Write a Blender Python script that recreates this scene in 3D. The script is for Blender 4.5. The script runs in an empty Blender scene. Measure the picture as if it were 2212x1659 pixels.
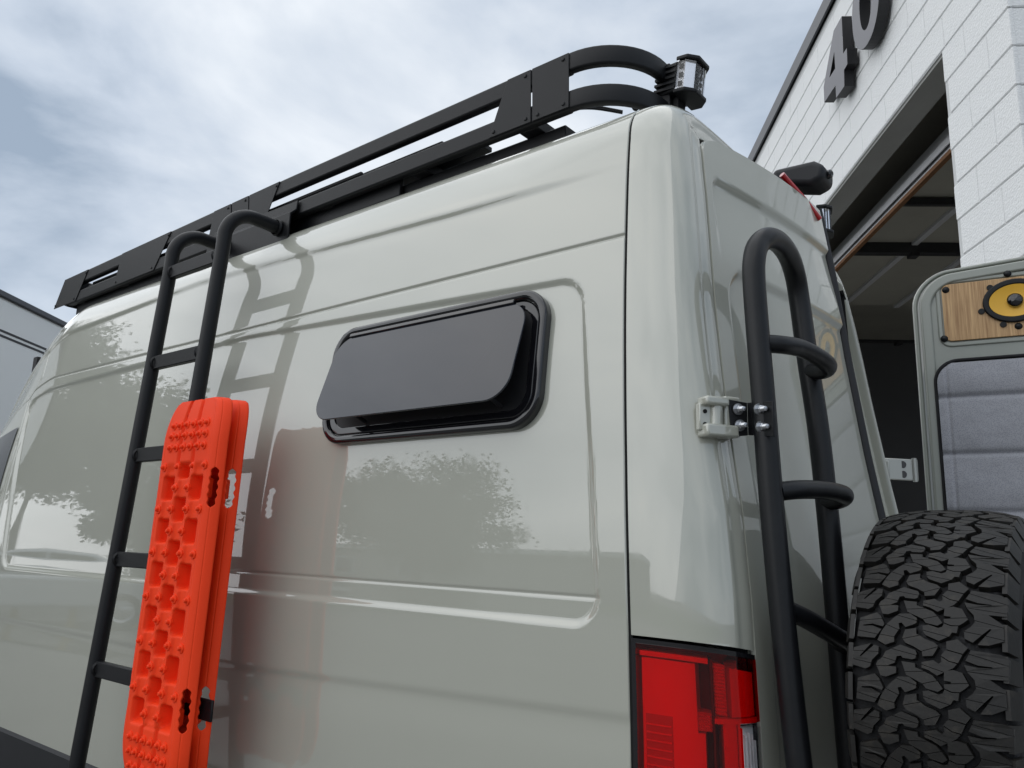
import bpy, bmesh, math, random
import numpy as np
from mathutils import Vector, Matrix
random.seed(7); RNG = np.random.RandomState(7)
scn = bpy.context.scene
# ------------------------------------------------------------------ camera
FW, FPX = 2212.0, 1720.0                                  # photo width (working pixels) and focal length in those pixels
CX, CY = 1106.0, 829.5
RM = np.array([[0.78234, 0.62216, 0.02945], [-0.10204, 0.17467, -0.97933], [-0.61444, 0.76316, 0.20014]])  # right, down, forward
C = np.array([0.68, -1.55, 1.52])
cam_d = bpy.data.cameras.new('camera'); cam = bpy.data.objects.new('camera', cam_d)
scn.collection.objects.link(cam)
cam_d.sensor_width = 36.0; cam_d.lens = 36.0 * FPX / FW; cam_d.clip_start = 0.05; cam_d.clip_end = 2000
mw = Matrix.Identity(4)
for i in range(3):
    mw[i][0] = RM[0][i]; mw[i][1] = -RM[1][i]; mw[i][2] = -RM[2][i]; mw[i][3] = C[i]
cam.matrix_world = mw
scn.camera = cam
# ------------------------------------------------------------------ view
scn.view_settings.view_transform = 'Standard'; scn.view_settings.look = 'None'
scn.view_settings.exposure = 0.47; scn.view_settings.gamma = 1.0
# ------------------------------------------------------------------ world: overcast sky
SUN_EL, SUN_AZ = math.radians(46), math.radians(230)
wd = bpy.data.worlds.new('World'); scn.world = wd; wd.use_nodes = True
nt = wd.node_tree; nt.nodes.clear()
N = nt.nodes.new; L = nt.links.new
out = N('ShaderNodeOutputWorld'); bg = N('ShaderNodeBackground'); bg.inputs['Strength'].default_value = 0.1
sky = N('ShaderNodeTexSky'); sky.sky_type = 'NISHITA'; sky.sun_disc = False
sky.sun_elevation = SUN_EL; sky.sun_rotation = SUN_AZ
tc = N('ShaderNodeTexCoord'); mp = N('ShaderNodeMapping')
mp.inputs['Scale'].default_value = (1.0, 1.0, 2.1); mp.inputs['Location'].default_value = (3.1, 0.4, 0.2)
n1 = N('ShaderNodeTexNoise'); n1.inputs['Scale'].default_value = 2.3; n1.inputs['Detail'].default_value = 9; n1.inputs['Roughness'].default_value = 0.52
n1.inputs['Distortion'].default_value = 0.25
cr = N('ShaderNodeValToRGB')
els = cr.color_ramp.elements
els[0].position = 0.38; els[0].color = (2.6, 3.2, 4.0, 1)
els[1].position = 0.66; els[1].color = (6.6, 6.95, 7.35, 1)
e = els.new(0.50); e.color = (4.5, 5.05, 5.8, 1)
mx = N('ShaderNodeMix'); mx.data_type = 'RGBA'; mx.inputs['Factor'].default_value = 0.93
L(tc.outputs['Generated'], mp.inputs['Vector']); L(mp.outputs['Vector'], n1.inputs['Vector'])
L(n1.outputs['Fac'], cr.inputs['Fac'])
L(sky.outputs['Color'], mx.inputs['A']); L(cr.outputs['Color'], mx.inputs['B'])
L(mx.outputs['Result'], bg.inputs['Color']); L(bg.outputs['Background'], out.inputs['Surface'])
# ------------------------------------------------------------------ sun (overcast: weak, very soft)
sd = bpy.data.lights.new('sun', 'SUN'); sd.energy = 1.5; sd.angle = math.radians(120); sd.color = (1.0, 0.97, 0.92)
so = bpy.data.objects.new('sun', sd); scn.collection.objects.link(so)
sdir = Vector((math.cos(SUN_EL) * math.sin(SUN_AZ), math.cos(SUN_EL) * math.cos(SUN_AZ), math.sin(SUN_EL)))   # towards the sun
so.rotation_euler = sdir.to_track_quat('Z', 'Y').to_euler(); so.location = (0, 0, 30)

# ================================================================== helpers
def ray(u, v):
    return RM.T @ np.array([(u - CX) / FPX, (v - CY) / FPX, 1.0])
def on(u, v, axis, val):
    d = ray(u, v); return C + d * ((val - C[axis]) / d[axis])
def onp(u, v, p0, n):
    d = ray(u, v); n = np.asarray(n, float); p0 = np.asarray(p0, float)
    return C + d * (((p0 - C) @ n) / (d @ n))
def sm(t):
    t = np.clip(t, 0, 1); return t * t * (3 - 2 * t)
def unit(v):
    v = np.asarray(v, float); return v / np.linalg.norm(v)

class MB:
    def __init__(s): s.v = []; s.f = []
    def add(s, vs, fs):
        o = len(s.v); s.v += [tuple(map(float, p)) for p in vs]; s.f += [tuple(i + o for i in f) for f in fs]; return s
    def box(s, c, ax, half):
        c = np.asarray(c, float); a = [np.asarray(q, float) * h for q, h in zip(ax, half)]
        vs = [c + i * a[0] + j * a[1] + k * a[2] for i in (-1, 1) for j in (-1, 1) for k in (-1, 1)]
        return s.add(vs, [(0, 1, 3, 2), (4, 6, 7, 5), (0, 4, 5, 1), (2, 3, 7, 6), (0, 2, 6, 4), (1, 5, 7, 3)])
    def abox(s, lo, hi):
        lo = np.array(lo, float); hi = np.array(hi, float)
        return s.box((lo + hi) / 2, np.eye(3), (hi - lo) / 2)
    def tube(s, path, r, n=20, cap=True, prof=None):
        P = [np.asarray(p, float) for p in path]; m = len(P)
        T = [unit(P[min(i + 1, m - 1)] - P[max(i - 1, 0)]) for i in range(m)]
        up = np.array([0, 0, 1.0]) if abs(T[0][2]) < 0.9 else np.array([1.0, 0, 0])
        U = unit(np.cross(up, T[0])); vs = []
        if prof is None: prof = [(r * math.cos(2 * math.pi * k / n), r * math.sin(2 * math.pi * k / n)) for k in range(n)]
        n = len(prof)
        for i in range(m):
            U = unit(U - T[i] * (U @ T[i])); V = np.cross(T[i], U)
            rr = 1.0
            for a, b in prof: vs.append(P[i] + U * a * rr + V * b * rr)
        fs = [(i * n + k, i * n + (k + 1) % n, (i + 1) * n + (k + 1) % n, (i + 1) * n + k) for i in range(m - 1) for k in range(n)]
        if cap: fs += [tuple(range(n - 1, -1, -1)), tuple((m - 1) * n + k for k in range(n))]
        return s.add(vs, fs)
    def prism(s, poly, O, U, V, W, d0, d1):
        O, U, V, W = [np.asarray(q, float) for q in (O, U, V, W)]; n = len(poly)
        vs = [O + U * a + V * b + W * d0 for a, b in poly] + [O + U * a + V * b + W * d1 for a, b in poly]
        fs = [tuple(range(n - 1, -1, -1)), tuple(range(n, 2 * n))] + [(k, (k + 1) % n, n + (k + 1) % n, n + k) for k in range(n)]
        return s.add(vs, fs)
    def ring(s, outer, inner, O, U, V, W, d0, d1):
        O, U, V, W = [np.asarray(q, float) for q in (O, U, V, W)]; n = len(outer); vs = []
        for d in (d0, d1):
            for pl in (outer, inner): vs += [O + U * a + V * b + W * d for a, b in pl]
        fs = []
        for k in range(n):
            j = (k + 1) % n
            fs += [(k, j, n + j, n + k), (2 * n + k, 3 * n + k, 3 * n + j, 2 * n + j), (k, 2 * n + k, 2 * n + j, j), (n + k, n + j, 3 * n + j, 3 * n + k)]
        return s.add(vs, fs)
    def lathe(s, prof, O, A, n=48, a0=0, a1=2 * math.pi):
        O = np.asarray(O, float); A = unit(A); up = np.array([0, 0, 1.0]) if abs(A[2]) < 0.9 else np.array([1.0, 0, 0])
        U = unit(np.cross(up, A)); V = np.cross(A, U); full = abs(a1 - a0 - 2 * math.pi) < 1e-6; m = len(prof)
        cnt = n if full else n + 1; vs = []
        for i in range(cnt):
            t = a0 + (a1 - a0) * i / n
            for h, r in prof: vs.append(O + A * h + (U * math.cos(t) + V * math.sin(t)) * r)
        fs = [(i * m + k, i * m + k + 1, ((i + 1) % cnt) * m + k + 1, ((i + 1) % cnt) * m + k) for i in range(n) for k in range(m - 1)]
        return s.add(vs, fs)
    def grid(s, P):
        P = np.asarray(P); a, b = P.shape[:2]
        return s.add(P.reshape(-1, 3), [(i * b + j, (i + 1) * b + j, (i + 1) * b + j + 1, i * b + j + 1) for i in range(a - 1) for j in range(b - 1)])
    def mesh(s, name):
        me = bpy.data.meshes.new(name); me.from_pydata(s.v, [], s.f)
        bm = bmesh.new(); bm.from_mesh(me)
        bmesh.ops.recalc_face_normals(bm, faces=bm.faces); bm.to_mesh(me); bm.free(); return me
col = scn.collection
def link(o, parent=None):
    col.objects.link(o)
    if parent is not None:
        o.parent = parent; o.matrix_parent_inverse = PINV[parent.name]
    return o
PINV = {}
def empty(name, loc, label, cat, group=None):
    o = bpy.data.objects.new(name, None); o.location = loc; o.empty_display_size = 0.1; col.objects.link(o)
    PINV[o.name] = Matrix.Translation(loc).inverted(); tag(o, label, cat, group); return o
def tag(o, label, cat, group=None, kind=None):
    if label: o['label'] = label
    if cat: o['category'] = cat
    if group: o['group'] = group
    if kind: o['kind'] = kind
    return o
def part(name, mb, mat, parent=None, smooth=False, bevel=0, seg=2, solid=0, flip=False, ang=35, sub=0, label=None):
    me = mb.mesh(name) if isinstance(mb, MB) else mb
    o = bpy.data.objects.new(name, me); link(o, parent); PINV[o.name] = Matrix.Identity(4)
    if len(me.materials) == 0: me.materials.append(mat)
    if solid: m = o.modifiers.new('s', 'SOLIDIFY'); m.thickness = abs(solid); m.offset = -1 if solid > 0 else 1
    if bevel: m = o.modifiers.new('b', 'BEVEL'); m.width = bevel; m.segments = seg; m.limit_method = 'ANGLE'; m.angle_limit = math.radians(40); m.harden_normals = False
    if sub: m = o.modifiers.new('u', 'SUBSURF'); m.levels = sub; m.render_levels = sub
    if smooth or bevel:
        for p in me.polygons: p.use_smooth = True
        if smooth == 'full': pass
        else:
            me.set_sharp_from_angle(angle=math.radians(ang))
    if label: o['label'] = label
    return o
def rrect(x0, x1, y0, y1, r, n=6):
    pts = []
    for cx, cy, a in ((x1 - r, y1 - r, 0), (x0 + r, y1 - r, 90), (x0 + r, y0 + r, 180), (x1 - r, y0 + r, 270)):
        for k in range(n + 1):
            t = math.radians(a + 90 * k / n); pts.append((cx + r * math.cos(t), cy + r * math.sin(t)))
    return pts
def catmull(P, sub=8):
    P = [np.asarray(p, float) for p in P]; out = []
    for i in range(len(P) - 1):
        p0 = P[max(i - 1, 0)]; p1 = P[i]; p2 = P[i + 1]; p3 = P[min(i + 2, len(P) - 1)]
        for k in range(sub):
            t = k / sub
            out.append(0.5 * (2 * p1 + (p2 - p0) * t + (2 * p0 - 5 * p1 + 4 * p2 - p3) * t * t + (3 * p1 - p0 - 3 * p2 + p3) * t ** 3))
    out.append(P[-1]); return out

# ================================================================== materials
def mat(name, color, rough=0.5, metal=0.0, coat=0.0, coat_r=0.03, spec=0.5, noise=None, bump=None, sheen=0, var=0.0):
    m = bpy.data.materials.new(name); m.use_nodes = True; t = m.node_tree; b = t.nodes['Principled BSDF']
    b.inputs['Base Color'].default_value = (*color, 1); b.inputs['Roughness'].default_value = rough
    b.inputs['Metallic'].default_value = metal; b.inputs['Coat Weight'].default_value = coat; b.inputs['Coat Roughness'].default_value = coat_r
    b.inputs['Specular IOR Level'].default_value = spec
    if sheen: b.inputs['Sheen Weight'].default_value = sheen
    tcn = t.nodes.new('ShaderNodeTexCoord')
    if var:
        nz = t.nodes.new('ShaderNodeTexNoise'); nz.inputs['Scale'].default_value = noise or 6; nz.inputs['Detail'].default_value = 8; nz.inputs['Roughness'].default_value = 0.65
        t.links.new(tcn.outputs['Object'], nz.inputs['Vector'])
        mixn = t.nodes.new('ShaderNodeMix'); mixn.data_type = 'RGBA'
        mixn.inputs['A'].default_value = (*[max(0, c * (1 - var)) for c in color], 1); mixn.inputs['B'].default_value = (*[min(1, c * (1 + var)) for c in color], 1)
        t.links.new(nz.outputs['Fac'], mixn.inputs['Factor']); t.links.new(mixn.outputs['Result'], b.inputs['Base Color'])
    if bump:
        sc, st, dist = bump
        nb = t.nodes.new('ShaderNodeTexNoise'); nb.inputs['Scale'].default_value = sc; nb.inputs['Detail'].default_value = 4
        t.links.new(tcn.outputs['Object'], nb.inputs['Vector'])
        bp = t.nodes.new('ShaderNodeBump'); bp.inputs['Strength'].default_value = st; bp.inputs['Distance'].default_value = dist
        t.links.new(nb.outputs['Fac'], bp.inputs['Height']); t.links.new(bp.outputs['Normal'], b.inputs['Normal'])
    return m
M_ = {}
M_['paint'] = mat('van_paint', (0.402, 0.407, 0.347), 0.45, 0, 1.0, 0.012, var=0.03, noise=3, bump=(2.2, 0.10, 0.0025))
M_['paint'].node_tree.nodes['Principled BSDF'].inputs['Coat IOR'].default_value = 1.95
def streaks(m):
    t = m.node_tree; b = t.nodes['Principled BSDF']; tcn = t.nodes.new('ShaderNodeTexCoord'); mpn = t.nodes.new('ShaderNodeMapping'); mpn.inputs['Scale'].default_value = (26, 26, 1.1)
    nz = t.nodes.new('ShaderNodeTexNoise'); nz.inputs['Scale'].default_value = 1.6; nz.inputs['Detail'].default_value = 6
    rp = t.nodes.new('ShaderNodeMapRange'); rp.inputs['From Min'].default_value = .45; rp.inputs['From Max'].default_value = .8; rp.inputs['To Min'].default_value = .010; rp.inputs['To Max'].default_value = .075
    t.links.new(tcn.outputs['Object'], mpn.inputs['Vector']); t.links.new(mpn.outputs['Vector'], nz.inputs['Vector']); t.links.new(nz.outputs['Fac'], rp.inputs['Value']); t.links.new(rp.outputs['Result'], b.inputs['Coat Roughness'])
streaks(M_['paint'])
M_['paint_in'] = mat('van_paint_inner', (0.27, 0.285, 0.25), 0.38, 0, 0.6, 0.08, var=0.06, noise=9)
M_['black'] = mat('black_powder_coat', (0.0065, 0.007, 0.0085), 0.46, spec=0.3, bump=(900, 0.25, 0.0006), var=0.35, noise=14)
M_['blackworn'] = mat('black_worn_tube', (0.007, 0.0075, 0.009), 0.38, spec=0.35, bump=(60, 0.12, 0.0015), var=0.5, noise=22)
M_['gloss'] = mat('gloss_black', (0.008, 0.008, 0.010), 0.08, coat=0.5)
M_['seal'] = mat('rubber_seal', (0.010, 0.010, 0.012), 0.6)
M_['gap'] = mat('gap_shade_and_screw', (0.004, 0.004, 0.004), 0.9)  # black for strips that stand in for gap shade; also hinge screws
M_['clad'] = mat('grained_plastic', (0.014, 0.015, 0.018), 0.5, spec=0.35, bump=(700, 0.3, 0.0006), var=0.15)
M_['rubber'] = mat('tyre_rubber', (0.013, 0.0122, 0.0112), 0.5, spec=0.35, bump=(180, 0.3, 0.0012), var=0.45, noise=16)
def dusty(m, tan):
    t = m.node_tree; b = t.nodes['Principled BSDF']; src = b.inputs['Base Color'].links[0].from_socket; tcn = t.nodes.new('ShaderNodeTexCoord')
    nz = t.nodes.new('ShaderNodeTexNoise'); nz.inputs['Scale'].default_value = 26; nz.inputs['Detail'].default_value = 7; nz.inputs['Roughness'].default_value = .7
    rp = t.nodes.new('ShaderNodeMapRange'); rp.inputs['From Min'].default_value = .54; rp.inputs['From Max'].default_value = .78; rp.inputs['To Max'].default_value = .65
    mxn = t.nodes.new('ShaderNodeMix'); mxn.data_type = 'RGBA'; mxn.inputs['B'].default_value = (*tan, 1)
    t.links.new(tcn.outputs['Object'], nz.inputs['Vector']); t.links.new(nz.outputs['Fac'], rp.inputs['Value']); t.links.new(rp.outputs['Result'], mxn.inputs['Factor'])
    t.links.new(src, mxn.inputs['A']); t.links.new(mxn.outputs['Result'], b.inputs['Base Color'])
dusty(M_['rubber'], (0.055, 0.047, 0.036))
M_['rubber2'] = mat('tyre_groove_rubber', (0.014, 0.014, 0.015), 0.75, spec=0.2, bump=(120, 0.3, 0.001), var=0.8, noise=30)
dusty(M_['rubber2'], (0.10, 0.10, 0.105))
M_['orange'] = mat('orange_nylon', (0.97, 0.055, 0.009), 0.58, bump=(420, 0.35, 0.0012), var=0.13, noise=5, spec=0.22)
M_['steel'] = mat('zinc_steel', (0.55, 0.56, 0.58), 0.28, 1.0, bump=(300, .1, .0004))
M_['steel2'] = mat('painted_hinge_arm', (0.42, 0.43, 0.40), 0.3, 0.2, .5)
M_['tint'] = mat('tinted_glass', (0.020, 0.023, 0.032), 0.015, spec=0.6)
M_['block'] = mat('painted_block', (0.82, 0.83, 0.83), 0.75, bump=(95, 0.75, 0.006), var=0.05, noise=2.5)
M_['joint'] = mat('block_joint', (0.62, 0.63, 0.63), 0.8, bump=(95, 0.4, 0.004))
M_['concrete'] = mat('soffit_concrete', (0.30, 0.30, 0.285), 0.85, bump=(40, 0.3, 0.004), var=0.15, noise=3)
M_['flash'] = mat('roof_flashing', (0.055, 0.058, 0.066), 0.45, 0.3)
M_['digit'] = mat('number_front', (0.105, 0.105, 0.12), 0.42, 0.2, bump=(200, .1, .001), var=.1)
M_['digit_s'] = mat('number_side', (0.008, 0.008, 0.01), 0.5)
M_['ceil'] = mat('garage_ceiling', (0.34, 0.325, 0.28), 0.8, bump=(8, .2, .01), var=0.2, noise=1.5)
M_['beam'] = mat('garage_beam', (0.02, 0.02, 0.022), 0.6)
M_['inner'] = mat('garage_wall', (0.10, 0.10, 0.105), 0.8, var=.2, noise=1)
M_['doorpanel'] = mat('overhead_door_steel', (0.52, 0.52, 0.53), 0.45, var=.1, noise=4)
M_['rust'] = mat('rusty_weather_strip', (0.16, 0.07, 0.025), 0.8, bump=(60, .4, .003), var=0.6, noise=18)
M_['white'] = mat('white_panel', (0.74, 0.75, 0.74), 0.4, var=0.04, noise=1)
M_['fabric_edge'] = mat('black_binding', (0.012, 0.012, 0.014), 0.85, bump=(300, .3, .001))
M_['asphalt'] = mat('pale_asphalt', (0.15, 0.148, 0.142), 0.85, bump=(140, 0.6, 0.004), var=0.35, noise=0.8)
M_['slab'] = mat('concrete_slab', (0.48, 0.47, 0.44), 0.7, bump=(30, .3, .003), var=.15, noise=.7)
M_['kerb'] = mat('kerb_concrete', (0.34, 0.33, 0.31), 0.85, bump=(60, .4, .004), var=.15)
M_['lawn'] = mat('grass_ground', (0.05, 0.075, 0.03), 0.9, bump=(30, .8, .02), var=.4, noise=5)
M_['yellow'] = mat('yellow_paint', (0.72, 0.47, 0.05), 0.45, var=.1)
M_['bark'] = mat('bark', (0.075, 0.055, 0.04), 0.9, bump=(18, .8, .02), var=.4, noise=6)
M_['leaf'] = mat('leaf', (0.05, 0.075, 0.028), 0.6, var=.45, noise=1.2)
M_['chrome'] = mat('bright_reflector', (0.85, 0.86, 0.88), 0.12, 1.0)
M_['carpaint'] = mat('silver_car_paint', (0.62, 0.64, 0.66), 0.3, 0.2, 1.0)

def thin_lens(name, color, tint):
    m = bpy.data.materials.new(name); m.use_nodes = True; t = m.node_tree; t.nodes.clear()
    o = t.nodes.new('ShaderNodeOutputMaterial'); tr = t.nodes.new('ShaderNodeBsdfTransparent'); tr.inputs['Color'].default_value = (*color, 1)
    gl = t.nodes.new('ShaderNodeBsdfGlossy'); gl.inputs['Roughness'].default_value = 0.02; gl.inputs['Color'].default_value = (1, 1, 1, 1)
    fr = t.nodes.new('ShaderNodeFresnel'); fr.inputs['IOR'].default_value = 1.5; ms = t.nodes.new('ShaderNodeMixShader')
    t.links.new(fr.outputs['Fac'], ms.inputs['Fac']); t.links.new(tr.outputs['BSDF'], ms.inputs[1]); t.links.new(gl.outputs['BSDF'], ms.inputs[2])
    t.links.new(ms.outputs['Shader'], o.inputs['Surface']); return m
M_['lens'] = thin_lens('red_lens', (1.0, 0.016, 0.018), 0)
M_['clearlens'] = thin_lens('clear_lens', (0.95, 0.95, 0.96), 0)
M_['lamp_in'] = mat('lamp_inner_reflector', (0.92, 0.80, 0.78), 0.4)
M_['lamp_in2'] = mat('lamp_inner_bright', (0.97, 0.95, 0.94), 0.35, bump=(400, .8, .002))
M_['rib_shade_mat'] = mat('lamp_rib_shade', (0.58, 0.5, 0.5), 0.4)  # darker lamp tone that paints shade between the ribs
M_['lamp_dk'] = mat('lamp_inner_dark', (0.10, 0.03, 0.03), 0.4)
M_['redsolid'] = mat('red_plastic', (0.42, 0.008, 0.012), 0.12, coat=1)
M_['cone'] = mat('yellow_speaker_cone', (0.72, 0.40, 0.03), 0.42, bump=(500, .3, .001), var=.08, noise=20)

def mat_bamboo():
    m = mat('bamboo_board', (0.5, 0.3, 0.13), 0.45, coat=0.15, coat_r=.2); t = m.node_tree; b = t.nodes['Principled BSDF']
    tcn = t.nodes.new('ShaderNodeTexCoord'); mpn = t.nodes.new('ShaderNodeMapping'); mpn.inputs['Scale'].default_value = (130, 130, 5.0); mpn.inputs['Rotation'].default_value = (0.0, 0.10, 0.0)
    nz = t.nodes.new('ShaderNodeTexNoise'); nz.inputs['Scale'].default_value = 1.0; nz.inputs['Detail'].default_value = 7; nz.inputs['Roughness'].default_value = .6
    rp = t.nodes.new('ShaderNodeValToRGB'); e0, e1 = rp.color_ramp.elements
    e0.position = .33; e0.color = (0.30, 0.155, 0.055, 1); e1.position = .68; e1.color = (0.62, 0.40, 0.19, 1)
    t.links.new(tcn.outputs['Object'], mpn.inputs['Vector']); t.links.new(mpn.outputs['Vector'], nz.inputs['Vector'])
    t.links.new(nz.outputs['Fac'], rp.inputs['Fac']); t.links.new(rp.outputs['Color'], b.inputs['Base Color']); return m
M_['bamboo'] = mat_bamboo()
def mat_fabric():
    m = mat('grey_quilted_fabric', (0.22, 0.225, 0.26), 0.75, sheen=.3); t = m.node_tree; b = t.nodes['Principled BSDF']
    tcn = t.nodes.new('ShaderNodeTexCoord'); vo = t.nodes.new('ShaderNodeTexVoronoi'); vo.inputs['Scale'].default_value = 260
    t.links.new(tcn.outputs['Object'], vo.inputs['Vector'])
    rp = t.nodes.new('ShaderNodeValToRGB'); e0, e1 = rp.color_ramp.elements
    e0.position = .1; e0.color = (0.20, 0.205, 0.23, 1); e1.position = .55; e1.color = (0.34, 0.345, 0.375, 1)
    t.links.new(vo.outputs['Distance'], rp.inputs['Fac']); t.links.new(rp.outputs['Color'], b.inputs['Base Color'])
    nz = t.nodes.new('ShaderNodeTexNoise'); nz.inputs['Scale'].default_value = 9; t.links.new(tcn.outputs['Object'], nz.inputs['Vector'])
    bp = t.nodes.new('ShaderNodeBump'); bp.inputs['Strength'].default_value = .5; bp.inputs['Distance'].default_value = .02
    t.links.new(nz.outputs['Fac'], bp.inputs['Height']); t.links.new(bp.outputs['Normal'], b.inputs['Normal']); return m
M_['fabric'] = mat_fabric()

# ================================================================== ground
def struct(name, mb, m): return tag(part(name, mb, m), None, None, None, 'structure')
struct('ground', MB().add([(-300, -300, 0), (300, -300, 0), (300, 300, 0), (-300, 300, 0)], [(0, 1, 2, 3)]), M_['asphalt'])

# ================================================================== VAN
van = empty('camper_van', (-2.6, 1.0, 0), 'grey camper van with black roof rack and its right rear door open', 'van')
YC = 0.95                                                    # centre plane of the van
ctrl = [(.30, .045), (.5, .02), (.68, .006), (.95, 0), (1.2, 0), (1.35, .001), (1.5, .004), (1.65, .010), (1.8, .020), (1.95, .033), (2.1, .050), (2.25, .070), (2.40, .092), (2.50, .108),
        (2.595, .128), (2.66, .158), (2.70, .198), (2.722, .25), (2.737, .32), (2.745, .44), (2.75, .6), (2.755, .95)]
dense = np.array(catmull([(y, z) for z, y in ctrl], 24))
ds = np.r_[0, np.cumsum(np.hypot(*np.diff(dense, axis=0).T))]
kz = dense[:, 1] < 2.62
def ys(z): return float(np.interp(z, dense[kz][:, 1], dense[kz][:, 0]))
def band(a, b, st): return list(np.arange(a, b, st))
zrows = sorted(set(np.round(band(.66, 1.10, .03) + band(1.10, 1.21, .008) + band(1.21, 1.33, .03) + band(1.33, 1.435, .0035) + band(1.435, 2.12, .025)
        + band(2.12, 2.272, .005) + band(2.272, 2.310, .0018) + band(2.310, 2.47, .015) + band(2.47, 2.60, .006), 5)))
s0 = float(np.interp(2.60, dense[kz][:, 1], ds[kz]))
top_s = np.concatenate([np.arange(s0, s0 + .36, .010), np.linspace(s0 + .36, ds[-1], 26)])
PROF = np.array([(ys(z), z) for z in zrows] + [(np.interp(q, ds, dense[:, 0]), np.interp(q, ds, dense[:, 1])) for q in top_s])
def inward(P):
    t = np.gradient(P, axis=0); t /= np.linalg.norm(t, axis=1)[:, None]
    return np.stack([t[:, 1], -t[:, 0]], 1)                 # (y, z) pointing into the body
NIN = inward(PROF)
def xseam(z): return np.interp(z, [.5, 1.08, 1.344, 1.509, 1.713, 1.932, 2.171, 2.365, 2.576, 2.63, 2.8], [-.218, -.218, -.2255, -.2325, -.2425, -.2555, -.2715, -.2835, -.2965, -.303, -.315])
XS0 = -.236
def redge(z): return np.interp(z, [1.2, 1.377, 1.717, 2.042, 2.25], [-.293, -.300, -.330, -.372, -.402])
def ledge(z): return np.interp(z, [1.2, 1.34, 1.674, 2.158], [-3.69, -3.70, -3.752, -3.885])
def zt_rec(x): return np.interp(x, [-3.9, -1.9, -.484, -.3], [2.235, 2.268, 2.211, 2.204])
def sdf_rr(x, z, x0, x1, z0, z1, r):
    cx, cz = (x0 + x1) / 2, (z0 + z1) / 2
    qx = np.abs(x - cx) - (x1 - x0) / 2 + r; qz = np.abs(z - cz) - (z1 - z0) / 2 + r
    return -(np.hypot(np.maximum(qx, 0), np.maximum(qz, 0)) + np.minimum(np.maximum(qx, qz), 0) - r)   # >0 inside
def gap_cab(z): return np.interp(z, [1.0, 1.67, 1.96, 2.22, 2.245, 2.262, 2.30, 2.352, 2.515, 2.642, 2.8], [-3.875, -3.871, -3.868, -3.925, -3.94, -3.915, -3.85, -3.81, -3.85, -3.80, -3.75])
def relief(X, Z):
    XX = -3.69 + (X - ledge(Z)) / (redge(Z) - ledge(Z)) * 3.393
    d = sdf_rr(XX, Z, -3.69, -.297, 1.343, zt_rec(X), .075)
    r = .0085 * sm(d / .020)
    r += .0020 * sm((Z - 1.345) / .07) * (d > 0) * (Z < 1.9) + .0020 * (d > 0) * (Z >= 1.9) * sm((zt_rec(X) - Z) / .02)
    r += .0034 * np.exp(-((Z - 1.4135) / .0034) ** 2) * sm((X + 1.76) / .06) * (X < redge(1.41) - .004)
    r += .0055 * np.exp(-((Z - 2.2905) / .0048) ** 2) * (X > gap_cab(Z))
    fade = sm((-.25 - X) / .45)
    zc0 = np.interp(X, [-3.9, -2.36, -1.8, -.91, -.31], [2.50, 2.555, 2.535, 2.498, 2.486])
    r -= .0085 * sm((Z - zc0) / .022) * fade * (1 - sm((Z - zc0 - .023) / .10))
    zl = np.interp(X, [-1.74, -.225], [1.128, 1.184])
    r += .0035 * sm((zl - Z) / .022) * (1 - sm((zl - Z - .022) / .10))
    r += .006 * np.exp(-((X - gap_cab(Z)) / .0045) ** 2)
    r += .005 * np.exp(-((X - gap_cab(Z) - .035) / .004) ** 2) * (Z < 2.25)
    r += .005 * np.exp(-((Z - 2.252) / .004) ** 2) * (X < gap_cab(Z))
    return r
def cab(X, Y, Z):
    u = np.maximum((-3.55 - X) / 1.5, 0)
    Z2 = Z - 0.62 * u ** 1.55 * sm((Z - 1.75) / .9)
    Y2 = Y + (0.24 * u ** 1.5 * sm((Z - 1.3) / 1.3)) * np.clip((1.0 - Y) / .9, 0, 1)
    return Y2, Z2
xs = np.array(sorted(set(np.round(band(-5.3, -4.1, .04) + band(-4.1, -3.6, .006) + band(-3.6, -.50, .03) + band(-.50, XS0 - .0065, .0045) + [XS0 - .0045], 5))))
P = np.zeros((len(xs) + 1, len(PROF), 3))
for i, x in enumerate(xs):
    y, z = PROF[:, 0], PROF[:, 1]
    xv = x + (xseam(z) - XS0) * np.clip((x + 1.2) / (XS0 + 1.2), 0, 1)
    r = relief(xv, z)
    Y, Z = y + NIN[:, 0] * r, z + NIN[:, 1] * r
    Y, Z = cab(xv, Y, Z); P[i] = np.stack([xv, Y, Z], 1)
P[-1] = P[-2]; P[-1][:, 1] += NIN[:, 0] * .02; P[-1][:, 2] += NIN[:, 1] * .02; P[-1][:, 0] += .001
part('side_panel', MB().grid(P), M_['paint'], van, smooth='full')
# far side (plain) and underbody
P2 = P[::4].copy(); P2[:, :, 1] = 2 * YC - P2[:, :, 1]
part('side_panel', MB().grid(P2), M_['paint'], van, smooth='full')
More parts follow.
